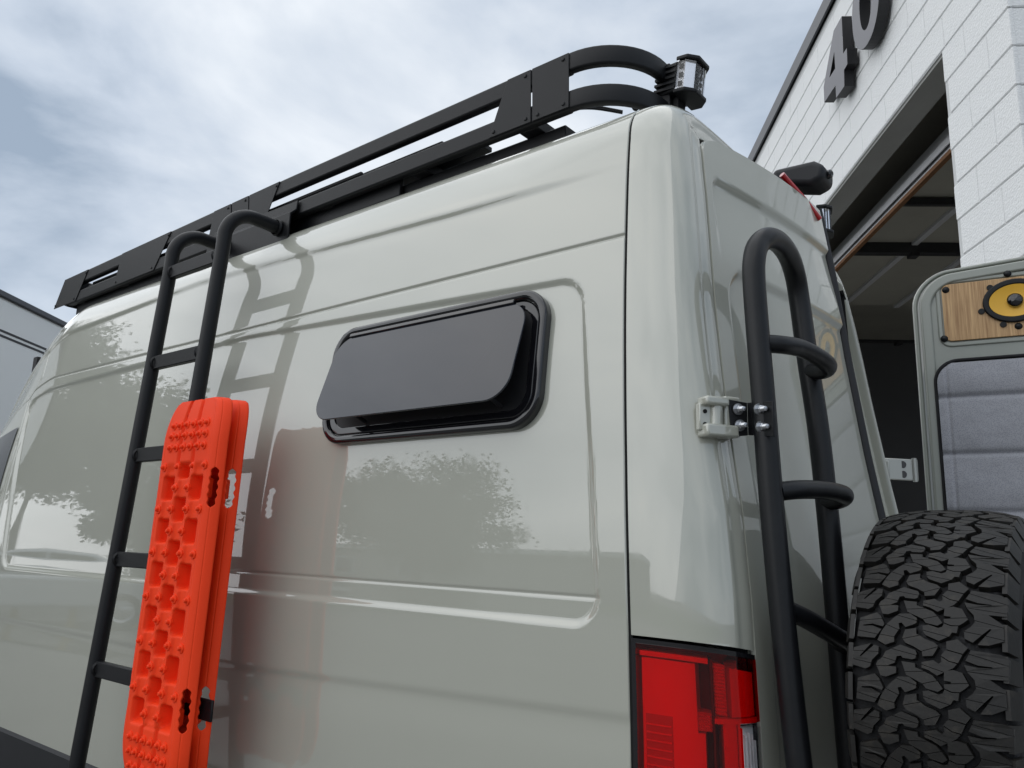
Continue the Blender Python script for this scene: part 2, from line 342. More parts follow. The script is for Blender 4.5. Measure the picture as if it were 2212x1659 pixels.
# ---- rear frame: a rounded corner swept round the outline
def xr(z): return np.interp(z, [.5, 1.1, 1.421, 1.614, 1.822, 2.121, 2.30, 2.435, 2.635, 2.8], [.012, .012, -.003, -.020, -.053, -.093, -.113, -.130, -.159, -.185])
def bez(t, x1, xs_):
    p0, p1, p2, p3 = (xs_ + .0045, 0), (xs_ + .62 * (x1 - xs_), -.001), (x1 - .002, .030), (x1, .118)
    a, b, c, d = (1 - t) ** 3, 3 * t * (1 - t) ** 2, 3 * t * t * (1 - t), t ** 3
    return (a * p0[0] + b * p1[0] + c * p2[0] + d * p3[0], a * p0[1] + b * p1[1] + c * p2[1] + d * p3[1])
def crease(t): return .0045 * sm((t - .80) / .035) * (1 - sm((t - .84) / .16))
def corner_pt(t, y, z, ny, nz, off=0.0, lim=1.0):
    x, g = bez(t, xr(z), xseam(z)); g = g * lim
    h = 1e-3; xa, ga = bez(max(t - h, 0), xr(z), xseam(z)); xb, gb = bez(min(t + h, 1), xr(z), xseam(z)); tx, tg = xb - xa, gb - ga; l = math.hypot(tx, tg)
    nx, ng = tg / l, -tx / l
    x += nx * off; g += ng * off
    return (x, y + ny * g, z + nz * g)
tail = np.linspace(0, 1, 34)
def sweep(rows, mirror=False, jamb=True):
    G = []
    for (y, z), (ny, nz) in rows:
        line = []
        line.append((xseam(z) + .002, y + ny * .02, z + nz * .02))
        for t in tail: line.append(corner_pt(t, y, z, ny, nz, off=-crease(t)))
        x1 = xr(z)
        if jamb:
            for dx, g in ((-.006, .121), (-.035, .122), (-.038, .150), (-.075, .156), (-.080, .172), (-.16, .178), (-.17, .20)):
                line.append((x1 + dx, y + ny * g, z + nz * g))
        if mirror: line = [(a - .05, 2 * YC - b, c) for a, b, c in line]
        G.append(line)
    return np.array(G)
rows_all = [(p, n) for p, n in zip(PROF, NIN)]
rows_top = [r for r in rows_all if r[0][1] > 1.343]
first = (np.array([ys(1.343), 1.343]), NIN[3])
GS = sweep([first] + rows_top)
for k_, t_ in enumerate(tail):
    for q_ in range(10): GS[q_][1 + k_][2] -= (.0215 * t_ * t_) * (1 - q_ / 10)
GS[0][35:, 2] -= .0215
part('rear_corner_panel', MB().grid(GS), M_['paint'], van, smooth=True, ang=50)
part('rear_corner_panel', MB().grid(sweep([(np.array([ys(.5), .5]), NIN[3])] + rows_all[::2], True)), M_['paint'], van, smooth=True, ang=50)
low = [(np.array([ys(z), z]), np.array([1.0, 0])) for z in (.5, .6, .7, .80)]
part('rear_corner_panel', MB().grid(sweep(low)), M_['paint'], van, smooth=True, ang=50)
gp = np.array([[(xseam(z) - .0045, y + ny * .004, z + nz * .004), (xseam(z) + .0045, y + ny * .004, z + nz * .004)] for (y, z), (ny, nz) in rows_all])
part('seam_shade', MB().grid(gp), M_['gap'], van, smooth=True)  # dark strip painting the shade inside the panel seam
gs_ = [np.array([[(xr(z) - .010, y + ny * g, z + nz * g) for g in (.1195, .129)] for (y, z), (ny, nz) in rows_all if z > .72])]
part('door_gap_shade', MB().grid(gs_[0]), M_['gap'], van)  # dark sheet behind the door outline, painted shade of the gap
# interior shell (dark)
sh = np.array([[(x, y + ny * .22, z + nz * .22) for x in (-4.2, -.18)] for (y, z), (ny, nz) in rows_all[::6]])
part('cargo_lining', MB().grid(sh), M_['seal'], van); sh2 = sh.copy(); sh2[:, :, 1] = 2 * YC - sh2[:, :, 1]; part('cargo_lining', MB().grid(sh2), M_['seal'], van)
part('cargo_floor', MB().abox((-4.2, .1, .62), (-.05, 1.9, .66)), M_['seal'], van)
part('bulkhead', MB().abox((-4.25, .2, .6), (-4.2, 1.8, 2.5)), M_['seal'], van)
# ---- left rear door
def bow(y): return .083 * math.sin(math.pi / 2 * min(1, max(0, (y - .12) / .86)))
def door_x(y, z): return xr(z) + bow(y)
ztop_y = np.array([(p[0] + n[0] * .123, p[1] + n[1] * .123) for p, n in rows_all])
ztop_y = ztop_y[np.argsort(ztop_y[:, 0])]
def door_top(y):
    q = ztop_y[ztop_y[:, 1] > 2.3]; return float(np.interp(y, q[:, 0], q[:, 1]))
inn = np.array([(p[0] + n[0] * .1245, p[1] + n[1] * .1245) for p, n in rows_all]); isd = inn[[i for i, (p, n) in enumerate(rows_all) if n[0] > .72]]
def yin(z): return float(np.interp(z, isd[:, 1], isd[:, 0]))
itp = np.array([(p[0] + n[0] * .1245, p[1] + n[1] * .1245) for p, n in rows_all if n[0] <= .60]); itp = itp[np.argsort(itp[:, 0])]
def drelief(y, z):
    d1 = float(sdf_rr(np.array(y), np.array(z), .155, 1.4, .5, 2.487, .04)); d2 = float(sdf_rr(np.array(y), np.array(z), .19, 1.4, .9, 2.232, .10))
    return .014 * sm(d1 / .022) * (1 - sm((2.487 - z) / .30)) + .013 * sm(d2 / .022)
yl = sorted(set(np.round([.126] + band(.13, .25, .006) + band(.25, .96, .03) + [.965], 5)))
zl = sorted(set(np.round(band(.72, 2.0, .05) + band(2.0, 2.08, .03) + band(2.08, 2.26, .008) + band(2.26, 2.43, .03) + band(2.43, 2.53, .008) + band(2.53, 2.66, .02), 5)))
G = []
for y in yl:
    def yd(z): y0 = yin(z); return y0 + (y - .126) * (.965 - y0) / .839
    zt = 2.6
    for _ in range(8): zt = float(np.interp(yd(zt), itp[:, 0], itp[:, 1])) - .004
    q_ = (y - .126) / .035
    if q_ < 1: zt -= .035 * (1 - math.sqrt(max(0, 1 - (1 - q_) ** 2)))
    line = [(door_x(y, min(z, zt)) - drelief(y, min(z, zt)), yd(min(z, zt)), min(z, zt)) for z in zl] + [(door_x(y, zt) - .012, yd(zt), zt + .002)]
    G.append(line)
G = np.array(G); e0 = G[:1].copy(); e0[:, :, 0] -= .02; e1 = G[-1:].copy(); e1[:, :, 0] -= .035
door_l = part('rear_door', MB().grid(np.concatenate([e0, G, e1])), M_['paint'], van, smooth=True, ang=60, label='closed left rear door with a tubular ladder')
# black seal strip down the free edge of the closed door
zz = np.linspace(.72, 2.64, 40)
part('door_seal', MB().tube([(door_x(.965, z) - .014, .986, z) for z in zz], .017, 12), M_['seal'], door_l, smooth=True)
part('door_seal', MB().tube([(door_x(.965, z) - .022, 1.012, z) for z in zz], .018, 12), M_['gloss'], door_l, smooth=True)
part('door_gap_shade', MB().grid(np.array([[(xr(z) - .016, ys(z) + .112, z), (xr(z) - .016, ys(z) + .14, z)] for z in np.linspace(.72, 2.58, 40)])), M_['gap'], door_l)  # dark backing strip in place of shade along the hinge side
# ---- third brake light and reversing camera on the header
bl = catmull([on(1689, 377, 1, .78), on(1706, 396, 1, .81), on(1738, 433, 1, .86), on(1770, 473, 1, .92)], 6)
part('brake_light', MB().tube(bl, .0095, 12), M_['redsolid'], van, smooth=True)
hc = np.array(on(1744, 384, 1, .93))
cmb = MB().prism([(-.10, -.026), (.030, -.050), (.068, -.034), (.070, .012), (.035, .034), (-.10, .026)], hc, (1, 0, -.10), (0.1, 0, 1), (0, 1, 0), -.055, .055)
rc = part('reversing_camera', cmb, M_['clad'], van, bevel=.018, seg=4)
part('camera_lens', MB().lathe([(0, .0), (0.004, .008), (0, .014), (-.01, .015)], hc + (.078, -.01, -.012), (1, -.2, -.1), 20), M_['gloss'], rc, smooth=True)
# ---- lower cladding, bumper, wheels (below the picture)
cl = np.array([[(x, ys(z) - .010 if z < .672 else ys(z) + .004, z) for z in (.30, .45, .6, .655, .672, .676)] for x in np.linspace(-4.9, -.30, 30)])
part('side_cladding', MB().grid(cl), M_['clad'], van, smooth=True, ang=40)
cl2 = cl.copy(); cl2[:, :, 1] = 2 * YC - cl2[:, :, 1]; part('side_cladding', MB().grid(cl2), M_['clad'], van, smooth=True, ang=40)
part('seam_shade', MB().grid(np.array([[(x, ys(.68) + .006, .668), (x, ys(.68) + .006, .70)] for x in (-5.0, -.24)])), M_['gap'], van)  # dark strip as painted shade between panel and cladding
part('rear_bumper', MB().abox((-.25, .04, .36), (.12, 1.96, .56)), M_['clad'], van, bevel=.05, seg=4)
part('nose', MB().prism([(-5.9, .35), (-5.85, 1.05), (-5.1, 1.22), (-4.95, 1.6), (-4.95, .35)], (0, 0, 0), (1, 0, 0), (0, 0, 1), (0, 1, 0), .08, 1.92), M_['paint'], van, bevel=.08, seg=4)
for wx, wy in ((-1.35, .14), (-1.35, 1.86), (-5.0, .14), (-5.0, 1.86)):
    w_ = part('wheel', MB().lathe([(-.12, .24), (-.125, .33), (-.10, .38), (.10, .38), (.125, .33), (.12, .24)], (wx, wy, .38), (0, 1, 0), 40), M_['rubber'], van, smooth=True)
    part('rim', MB().lathe([(-.10, .0), (-.10, .10), (-.07, .2), (-.115, .235), (.115, .235), (.05, .2), (.05, 0)], (wx, wy, .38), (0, 1, 0), 32), M_['black'], w_, smooth=True)
dw = np.array([[(x, float(cab(np.array(x), np.array(ys(z)), np.array(z))[0]) - .004, float(cab(np.array(x), np.array(ys(z)), np.array(z))[1])) for z in np.linspace(1.45, 2.08 - .28 * max(0, (-4.3 - x)), 10)] for x in np.linspace(-4.75, -3.93, 16)])
part('door_window', MB().grid(dw), M_['tint'], van, smooth='full')
# ---- awning window in the side panel
wx0, wx1, wz0, wz1 = -1.347, -.492, -.189, .193
UX, UZ, UY, O3 = (1, 0, 0), (0, 0, 1), (0, 1, 0), (0, 0, 0)
wsl = .108; WO = np.array((0, .0395, 2.0)); WV = unit((0, wsl, 1)); WN = unit((0, 1, -wsl))
sw = part('side_window', MB().ring(rrect(wx0, wx1, wz0, wz1, .092, 10), rrect(wx0 + .026, wx1 - .026, wz0 + .026, wz1 - .026, .068, 10), WO, UX, WV, WN, -.016, .03), M_['gloss'], van, bevel=.010, seg=4, label='black framed awning window tilted open')
part('inner_frame', MB().ring(rrect(wx0 + .028, wx1 - .028, wz0 + .028, wz1 - .028, .066, 10), rrect(wx0 + .052, wx1 - .052, wz0 + .052, wz1 - .052, .05, 10), WO, UX, WV, WN, -.006, .03), M_['gloss'], sw, bevel=.004)
part('window_recess', MB().prism(rrect(wx0 + .03, wx1 - .03, wz0 + .03, wz1 - .03, .06, 8), WO, UX, WV, WN, -.002, .001), M_['seal'], sw)
tl_ = math.atan2(.090, .275); dn = np.array([0, -math.sin(tl_), -math.cos(tl_)]); nn = np.array([0, -math.cos(tl_), math.sin(tl_)])
pane = rrect(-1.302, -.540, 0, .292, .072, 10)
part('window_pane', MB().prism(pane, (0, .034, 2.152), UX, dn, nn, 0, .006), M_['tint'], sw, bevel=.0015)
part('hinge_rail', MB().box((-.92, .030, 2.156), (UX, dn, nn), (.33, .006, .007)), M_['gloss'], sw, bevel=.002)
for a in (-1.15, -.62):
    part('stay_arm', MB().tube([(a, .04, 1.87), (a, -.045, 1.90)], .006, 8), M_['seal'], sw)

# ---- tail light
Z1, Z0 = 1.336, .82
def tl_pt(t, z, off):                                       # around the corner; t 0 = side seam, 1 = door seam
    zz_ = z - (.022 * t * t if z > 1.2 else 0)
    return corner_pt(t, ys(z), zz_, 1, 0, off)
def tl_grid(t0, t1, z0, z1, off, nt=24, nz=8): return np.array([[tl_pt(t, z, off) for z in np.linspace(z0, z1, nz)] for t in np.linspace(t0, t1, nt)])
tlt = part('tail_light', MB().grid(tl_grid(.0, 1.0, Z0, Z1 - .001, -.058)), M_['lamp_dk'], van, smooth=True, label='red tail light wrapping the rear corner')
def solid_band(name, t0, t1, z0, z1, o0, o1, m, nt=16, nz=4):
    A_ = tl_grid(t0, t1, z0, z1, o1, nt, nz); B_ = tl_grid(t0, t1, z0, z1, o0, nt, nz); mb = MB()
    mb.grid(A_)
    mb.grid(np.stack([A_[0], B_[0]])); mb.grid(np.stack([A_[-1], B_[-1]])); mb.grid(np.stack([A_[:, 0], B_[:, 0]])); mb.grid(np.stack([A_[:, -1], B_[:, -1]]))
    return part(name, mb, m, tlt, smooth=True, ang=40)
solid_band('lens', .03, .74, Z0, Z1 - .008, -.06, .004, M_['lens'], 22); solid_band('lens', .74, .985, 1.188, Z1 - .008, -.06, .004, M_['lens'])
solid_band('lamp_rim', .0, 1.0, Z1 - .009, Z1 + .001, -.05, .001, M_['gloss'])
solid_band('lamp_rim', .0, .028, Z0, Z1 - .009, -.05, .001, M_['gloss']); solid_band('lamp_rim', .987, 1.0, Z0, Z1 - .009, -.05, -.004, M_['gloss'])
solid_band('reflector_shelf', .045, .50, Z1 - .032, Z1 - .022, -.058, -.003, M_['lamp_in2'])
solid_band('diffuser', .05, .40, Z0, Z1 - .036, -.058, -.007, M_['lamp_in'])
solid_band('diffuser', .40, .455, Z0, 1.165, -.058, -.007, M_['lamp_in'])
def prisms(name, t0, t1, z0, z1, nt_, nz_):
    solid_band(name, t0, t1, z0, z1, -.058, -.014, M_['lamp_in'])
    mb = MB()
    for a in range(nt_):
        for b in range(nz_):
            ta, tb = t0 + (t1 - t0) * (a + .12) / nt_, t0 + (t1 - t0) * (a + .88) / nt_; za, zb2 = z0 + (z1 - z0) * (b + .12) / nz_, z0 + (z1 - z0) * (b + .88) / nz_
            mb.add([tl_pt(ta, za, -.0135), tl_pt(tb, za, -.0135), tl_pt(tb, zb2, -.0135), tl_pt(ta, zb2, -.0135), tl_pt((ta + tb) / 2, (za + zb2) / 2, -.006)], [(0, 1, 4), (1, 2, 4), (2, 3, 4), (3, 0, 4)])
    tag(part('prism_array', mb, M_['lamp_in2'], tlt), None, None, None, 'stuff')
prisms('reflector', .40, .512, 1.168, 1.208, 8, 8)
prisms('reflector', .54, .655, 1.20, Z1 - .030, 6, 16)
solid_band('divider', .515, .53, Z0, Z1 - .022, -.058, -.002, M_['lamp_dk'])
solid_band('diffuser', .69, .978, 1.198, Z1 - .034, -.058, -.006, M_['lamp_in2'])
solid_band('reflector_shelf', .53, .98, 1.186, 1.196, -.058, -.002, M_['lamp_in2'])
solid_band('diffuser', .60, .735, Z0, 1.186, -.058, -.008, M_['lamp_in2'])
solid_band('rib_shade', .068, .232, Z0, 1.19, -.03, -.006, M_['rib_shade_mat'], 10, 4)  # darker band over the diffuser, painting shade between ribs; no real recess
for k in range(13):
    z = 1.172 - .0155 * k; solid_band('rib', .075, .225, z - .003, z, -.010, -.002, M_['lamp_in2'], 10, 2)
prisms('rib_frame', .055, .27, 1.195, 1.210, 24, 2); prisms('rib_frame', .24, .275, Z0, 1.193, 3, 40)
solid_band('reversing_lamp', .755, .978, Z0, 1.180, -.02, .0055, M_['clearlens'])
for k in range(5): solid_band('reversing_reflector', .77 + .042 * k, .79 + .042 * k, Z0, 1.168 - .004 * abs(k - 2) ** 2, -.03, -.004, M_['lamp_in2'], 4, 6)
solid_band('reversing_back', .755, .978, Z0, 1.180, -.06, -.012, M_['white'])

# ---- left door hinge (painted casting)
hp = np.array(on(1540, 905, 1, .078)); hT = unit((.50, .86, 0)); hN = np.array([hT[1], -hT[0], 0])
def hpt(u, v, off=.0): return onp(u, v, hp + hN * off, hN)
hg = part('door_hinge', MB().box(hpt(1541, 868, .012), (hT, hN, UZ), (.030, .020, .010)).box(hpt(1552, 932, .012), (hT, hN, UZ), (.042, .020, .014)).box(hpt(1572, 902, -.004), (hT, hN, UZ), (.022, .02, .045)), M_['paint'], van, bevel=.006, seg=3)
part('hinge_knuckle', MB().tube([hpt(1547, 926, .012), hpt(1547, 876, .012)], .014, 16), M_['paint'], hg, smooth=True)
part('hinge_leaf', MB().box(hpt(1527, 902, .004), (hT, hN, UZ), (.024, .008, .030)), M_['paint'], hg, bevel=.003)
for v in (888, 916): part('hinge_screw', MB().lathe([(0, 0), (0, .0045), (-.004, .005)], hpt(1524, v, .0145), hN, 14), M_['gap'], hg)

# ================================================================== right rear door, open
HX, HY = .0, 1.88; du = unit((.985, .17, 0)); dN = np.array([du[1], -du[0], 0])
def dpx(u, v, off=0.0):
    Pp = onp(u, v, np.array([HX, HY, 0]) + dN * off, dN); return float((Pp - (HX, HY, 0)) @ du), float(Pp[2])
Do = np.array([HX, HY, 0.0])
def outline(inset=0.0, n=8):
    ztp = 2.655 - inset; r = .13 - inset * .6
    pts = rrect(inset - .005, .83 - inset, .72 + inset, ztp, max(r, .03), n)
    return [(a, b + .055 * (1 - ((a - .75) / .75) ** 2) * (1 if b > 1.5 else 0)) for a, b in pts]
rd = part('rear_door', MB().prism(outline(0), Do, du, UZ, dN, -.05, -.030), M_['paint'], van, bevel=.006, label='open right rear door showing its inner face')
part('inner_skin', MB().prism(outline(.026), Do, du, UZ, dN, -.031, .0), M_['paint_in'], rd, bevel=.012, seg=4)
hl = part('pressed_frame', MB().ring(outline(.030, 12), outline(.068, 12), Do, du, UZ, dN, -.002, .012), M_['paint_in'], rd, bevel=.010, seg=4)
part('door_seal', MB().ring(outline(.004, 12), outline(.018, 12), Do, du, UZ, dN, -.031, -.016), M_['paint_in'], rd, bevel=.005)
# bamboo panel with speaker
b_tl = dpx(2033, 624); b_bl = dpx(2031, 738)
bz0, bz1 = b_bl[1] - .004, b_tl[1] + .012
bx0 = b_tl[0]
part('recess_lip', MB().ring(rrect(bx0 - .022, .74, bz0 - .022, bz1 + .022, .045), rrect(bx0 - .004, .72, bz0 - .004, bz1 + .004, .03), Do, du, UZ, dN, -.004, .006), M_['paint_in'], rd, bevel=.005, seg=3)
bp_ = part('speaker_panel', MB().prism(rrect(bx0, .715, bz0, bz1, .026), Do, du, UZ, dN, .001, .010), M_['bamboo'], rd, bevel=.0015, label='bamboo speaker panel with yellow oval speaker')
def dome(c, r, h): return MB().lathe([(h, 0), (h * .85, r * .55), (h * .3, r * .92), (0, r)], c, dN, 18)
def dloc(uz, off): return Do + du * uz[0] + np.array(UZ) * uz[1] + dN * off
for q in ((2043, 628), (2040, 733), (2176, 593), (2200, 706)):
    part('panel_screw', dome(dloc(dpx(*q), .010), .0135, .008), M_['black'], bp_, smooth=True)
sc_ = dpx(2192, 651); sw_, shh = .5 * abs(dpx(2264, 651)[0] - dpx(2120, 651)[0]), .086
def ell(a, b, k=40, tl=.10):
    q = [(a * math.cos(2 * math.pi * i / k), b * math.sin(2 * math.pi * i / k)) for i in range(k)]
    return [(sc_[0] + x_ * math.cos(tl) - y_ * math.sin(tl), sc_[1] + x_ * math.sin(tl) + y_ * math.cos(tl)) for x_, y_ in q]
part('speaker_frame', MB().ring(ell(sw_, shh), ell(sw_ * .80, shh * .74), Do, du, UZ, dN, .010, .022), M_['black'], bp_, bevel=.005, seg=3)
for q in ((-sw_ * .72, shh * .72), (-sw_ * 1.05, -shh * .35), (-sw_ * .42, -shh * 1.05), (sw_ * .72, shh * .78), (sw_ * 1.05, .02)):
    part('speaker_tab', MB().lathe([(.006, 0), (.006, .011), (0, .012)], dloc((sc_[0] + q[0], sc_[1] + q[1]), .0095), dN, 14), M_['black'], bp_)
k = 40; mbc = MB(); v0 = [dloc((a, b), .0205) for a, b in ell(sw_ * .80, shh * .74)]; v1 = [dloc((a, b), .0115) for a, b in ell(.036, .032)]
mbc.add(v0 + v1, [(i, (i + 1) % k, k + (i + 1) % k, k + i) for i in range(k)] + [tuple(range(k, 2 * k))])
part('speaker_cone', mbc, M_['cone'], bp_, smooth=True)
part('speaker_cap', MB().lathe([(.018, 0), (.017, .013), (.012, .0225), (0, .025)], dloc(sc_, .0117), dN, 28), M_['gloss'], bp_, smooth=True)
part('speaker_cap_ring', MB().lathe([(.008, .0252), (.010, .0265), (.007, .0275), (0, .0275)], dloc(sc_, .0117), dN, 28), M_['steel'], bp_, smooth=True)
# right hinge arm bridging door and jamb
ha = [on(1906, 1012, 1, 1.79), on(1983, 1016, 1, 1.86)]
part('hinge_arm', MB().box((np.array(ha[0]) + ha[1]) / 2, (unit(np.array(ha[1]) - ha[0]), unit(np.cross(unit(np.array(ha[1]) - ha[0]), (0, 0, 1))), UZ), (.5 * float(np.linalg.norm(np.array(ha[1]) - ha[0])), .005, .042)), M_['steel2'], rd, bevel=.004)
for a in (-.019, .019): part('hinge_hole', MB().lathe([(.0012, 0), (.0012, .013), (-.002, .0145)], np.array(ha[0]) * .42 + np.array(ha[1]) * .58 + (0, -.006, a), (0, -1, 0), 18), M_['inner'], rd)
part('hinge_pin', MB().tube([np.array(ha[0]) * .08 + np.array(ha[1]) * .92 + (0, -.006, -.046), np.array(ha[0]) * .08 + np.array(ha[1]) * .92 + (0, -.006, .046)], .009, 12), M_['steel2'], rd, smooth=True)
part('hinge_tab', MB().box(np.array(ha[0]) * .86 + np.array(ha[1]) * .14 + (0, -.008, 0), (UX, UY, UZ), (.010, .006, .030)), M_['steel2'], rd, bevel=.003)

# quilted window cover hanging on the open door
c_tl = dpx(2018, 835)
cover = empty('window_cover', tuple(Do + du * .4 + np.array((0, 0, 1.2))), 'grey quilted fabric window cover with black edging on open door', 'window cover')
cz1 = dpx(2090, 775)[1]; cx0 = c_tl[0]
out_c = rrect(cx0, .76, 1.2, cz1, .09, 10)
seams_z = [dpx(2030, v)[1] for v in (861, 982, 1105, 1180)] + [1.33]
def quilt(a, b):
    h = .016
    for z in seams_z: h -= .010 * math.exp(-((b - z) / .008) ** 2)
    h -= .006 * math.exp(-((a - cx0 - .045) / .004) ** 2)
    ss = sorted(seams_z + [1.2, cz1])
    for z0_, z1_q in zip(ss[:-1], ss[1:]):
        if z0_ <= b <= z1_q: h += .012 * math.sqrt(max(0, math.sin(math.pi * (b - z0_) / (z1_q - z0_ + 1e-6))))
    h += .003 * math.sin(9 * a + 13 * b) * math.sin(17 * b - 5 * a)
    return h
us = sorted(set(np.round(band(cx0 + .012, cx0 + .09, .005) + band(cx0 + .09, .755, .03), 4))); vsq = np.arange(1.205, cz1 - .012, .006)
def inside(a, b):
    r = .085; x0, x1, z0, z1 = cx0 + .012, .757, 1.203, cz1 - .012
    aa = a; half = r - math.sqrt(max(0, r * r - max(0, b - (z1 - r)) ** 2)) if b > z1 - r else 0
    return max(a, x0 + half), b
part('quilting', MB().grid(np.array([[dloc(inside(a, b), .004 + quilt(*inside(a, b))) for b in vsq] for a in us])), M_['fabric'], cover, smooth='full')
part('edge_binding', MB().ring(out_c, rrect(cx0 + .013, .747, 1.213, cz1 - .013, .08, 10), Do, du, UZ, dN, .002, .024), M_['fabric_edge'], cover, bevel=.006, seg=3)

# ================================================================== roof rack
rack = empty('roof_rack', (-2.3, 1.0, 2.70), 'long black metal roof rack with open side rails on the van', 'roof rack')
RY = .20
def zt(x): return float(np.interp(x, [-4.0, -1.96, -.55], [2.915, 2.958, 2.974]))
def zb(x): return float(np.interp(x, [-4.0, -.55], [2.752, 2.786]))
XL, XE = -3.93, -.547
def bar(z0f, z1f, x0, x1, y0, y1, n=24):
    X = np.linspace(x0, x1, n); mb = MB(); vs = []
    for x in X: vs += [(x, y0, z0f(x)), (x, y1, z0f(x)), (x, y1, z1f(x)), (x, y0, z1f(x))]
    fs = [(i * 4 + k, i * 4 + (k + 1) % 4, i * 4 + 4 + (k + 1) % 4, i * 4 + 4 + k) for i in range(n - 1) for k in range(4)] + [(3, 2, 1, 0), (4 * n - 4, 4 * n - 3, 4 * n - 2, 4 * n - 1)]
    return mb.add(vs, fs)
for ysg in (0, 1):
    Yf = lambda y: y if ysg == 0 else 2 * YC - y
    part('side_rail', bar(lambda x: zt(x) - .062, zt, XL, XE, Yf(RY), Yf(RY + .032)), M_['black'], rack, bevel=.007, seg=3)
    part('side_rail', bar(zb, lambda x: zb(x) + .062, XL, XE, Yf(RY), Yf(RY + .032)), M_['black'], rack, bevel=.007, seg=3)
def px_x(u, v): return float(on(u, v, 1, RY)[0])
plates = [((1098, 175), (1058, 268), (1148, 150), (1148, 262)), ((1151, 148), (1151, 262), (1230, 112), (1230, 235)),
          ((463, 468), (450, 510), (500, 445), (500, 525)), ((502, 445), (502, 520), (538, 425), (538, 500)), ((540, 425), (540, 490), (606, 392), (570, 470)),
          ((264, 560), (250, 592), (372, 495), (334, 572)), ((143, 598), (118, 664), (193, 576), (165, 642))]
for tl0, bl0, tr0, br0 in plates:
    a, b, c, d = px_x(*tl0), px_x(*bl0), px_x(*tr0), px_x(*br0)
    for y0, y1 in ((RY - .004, RY - .0005), (2 * YC - RY + .0005, 2 * YC - RY + .004)):
        poly = [(b, zb(b) + .004), (d, zb(d) + .004), (c, zt(c) - .004), (a, zt(a) - .004)]
        part('joint_plate', MB().prism(poly, O3, UX, UZ, UY, y0, y1), M_['black'], rack, bevel=.0015)
        for (xx, z_) in ((b + .02, zb(b) + .02), (d - .02, zb(d) + .02), (c - .02, zt(c) - .02)):
            if y0 < 1: part('plate_bolt', MB().lathe([(.004, 0), (.0035, .005), (0, .007)], (xx, y0, z_), (0, -1, 0), 10), M_['black'], rack)
for x in (-3.8, -3.3, -2.75, -2.2, -1.7, -1.2, -.72):
    part('crossbar', MB().abox((x - .035, RY + .03, zb(x) + .002), (x + .035, 2 * YC - RY - .03, zb(x) + .042)), M_['black'], rack, bevel=.004)
    for y in (RY + .20, 2 * YC - RY - .20): part('foot', MB().abox((x - .03, y - .03, 2.66), (x + .03, y + .03, zb(x) + .001)), M_['black'], rack, bevel=.004)
for y in (.27, .55, .85, 1.15, 1.45, 1.73):
    part('slat', bar(lambda x: zb(x) + .044, lambda x: zb(x) + .062, XL + .05, -.95, y - .06, y + .06), M_['black'], rack, bevel=.003)
part('slat', bar(lambda x: zb(x) - .045, lambda x: zb(x) - .002, XL + .06, -.60, .262, .345), M_['black'], rack, bevel=.004)
part('slat', bar(lambda x: zb(x) - .05, lambda x: zb(x) + .03, XL + .06, -1.30, .24, .258), M_['black'], rack, bevel=.004)
for y in (.285, .345, .405, .465): part('deck_slat', bar(lambda x: zb(x) + .095 + (y - .285) * .28, lambda x: zb(x) + .112 + (y - .285) * .28, XL + .10, -1.12, y - .026, y + .026), M_['black'], rack, bevel=.003)
Rr = .195
def hoop(z, far):
    yy = lambda y: y if not far else 2 * YC - y
    pts = [(XE - .012, yy(RY + .014), z)] + [(XE + Rr * math.sin(a), yy(RY + .014 + Rr * (1 - math.cos(a))), z) for a in np.linspace(0, math.pi / 2, 14)] + [(XE + Rr, yy(RY + .014 + Rr + .03), z)]
    return pts
pr = rrect(-.014, .014, -.031, .031, .008, 3)
for far in (0, 1):
    for z in (zt(XE) - .031, zb(XE) + .031): part('corner_hoop', MB().tube(hoop(z, far), 0, prof=pr), M_['black'], rack, smooth=True, ang=50)
    yv = RY + .014 + Rr + .03; yv = yv if not far else 2 * YC - yv
    part('end_plate', MB().abox((XE + Rr - .022, yv - .02, zb(XE) - .035), (XE + Rr + .022, yv + .03, zt(XE) - .002)), M_['black'], rack, bevel=.004)
part('rear_crossbar', MB().abox((XE + Rr - .02, .45, 2.735), (XE + Rr + .02, 1.55, 2.775)), M_['black'], rack, bevel=.004)
fz = lambda y0, y1: MB().prism([(XL - .03, 2.765), (XL + .03, 2.745), (XL + .06, 2.90), (XL + .02, 2.915)], O3, UX, UZ, UY, y0, y1)
part('front_fairing', fz(RY, 2 * YC - RY), M_['black'], rack, bevel=.004)
for k in range(3):
    part('louver', bar(lambda x: zb(x) + .064 + .0155 * k, lambda x: zb(x) + .077 + .0155 * k, XL + .16 + .03 * k, -1.20 - .16 * k, RY + .040, RY + .052), M_['black'], rack, bevel=.002)
# roof fan under the rack
fc = np.array(on(880, 322, 1, .80))
fan = empty('roof_fan', (fc[0] + .1, .95, 2.70), 'low black roof vent fan cover under the roof rack', 'roof fan')
part('fan_base', MB().abox((fc[0] - .42, .72, 2.715), (fc[0] + .24, 1.2, 2.83)), M_['black'], fan, bevel=.02, seg=3)
part('fan_lid', MB().prism([(-.40, 0), (.22, 0), (.27, .05), (.20, .10), (-.30, .12)], (fc[0], 0, 2.835), UX, UZ, UY, .70, 1.22), M_['clad'], fan, bevel=.02, seg=3)
part('lid_bracket', MB().abox((fc[0] + .20, .70, 2.90), (fc[0] + .30, .95, 2.915)), M_['black'], fan, bevel=.003)
part('wire', MB().tube(catmull([on(1220, 240, 1, .34), on(1250, 230, 1, .38), on(1290, 231, 1, .45), on(1345, 241, 1, .5)], 6), .0045, 8), M_['black'], rack, smooth=True)
part('wire', MB().tube(catmull([on(1222, 243, 1, .34), on(1250, 235, 1, .38), on(1290, 235, 1, .45), on(1345, 244, 1, .5)], 6), .0045, 8), M_['black'], rack, smooth=True)
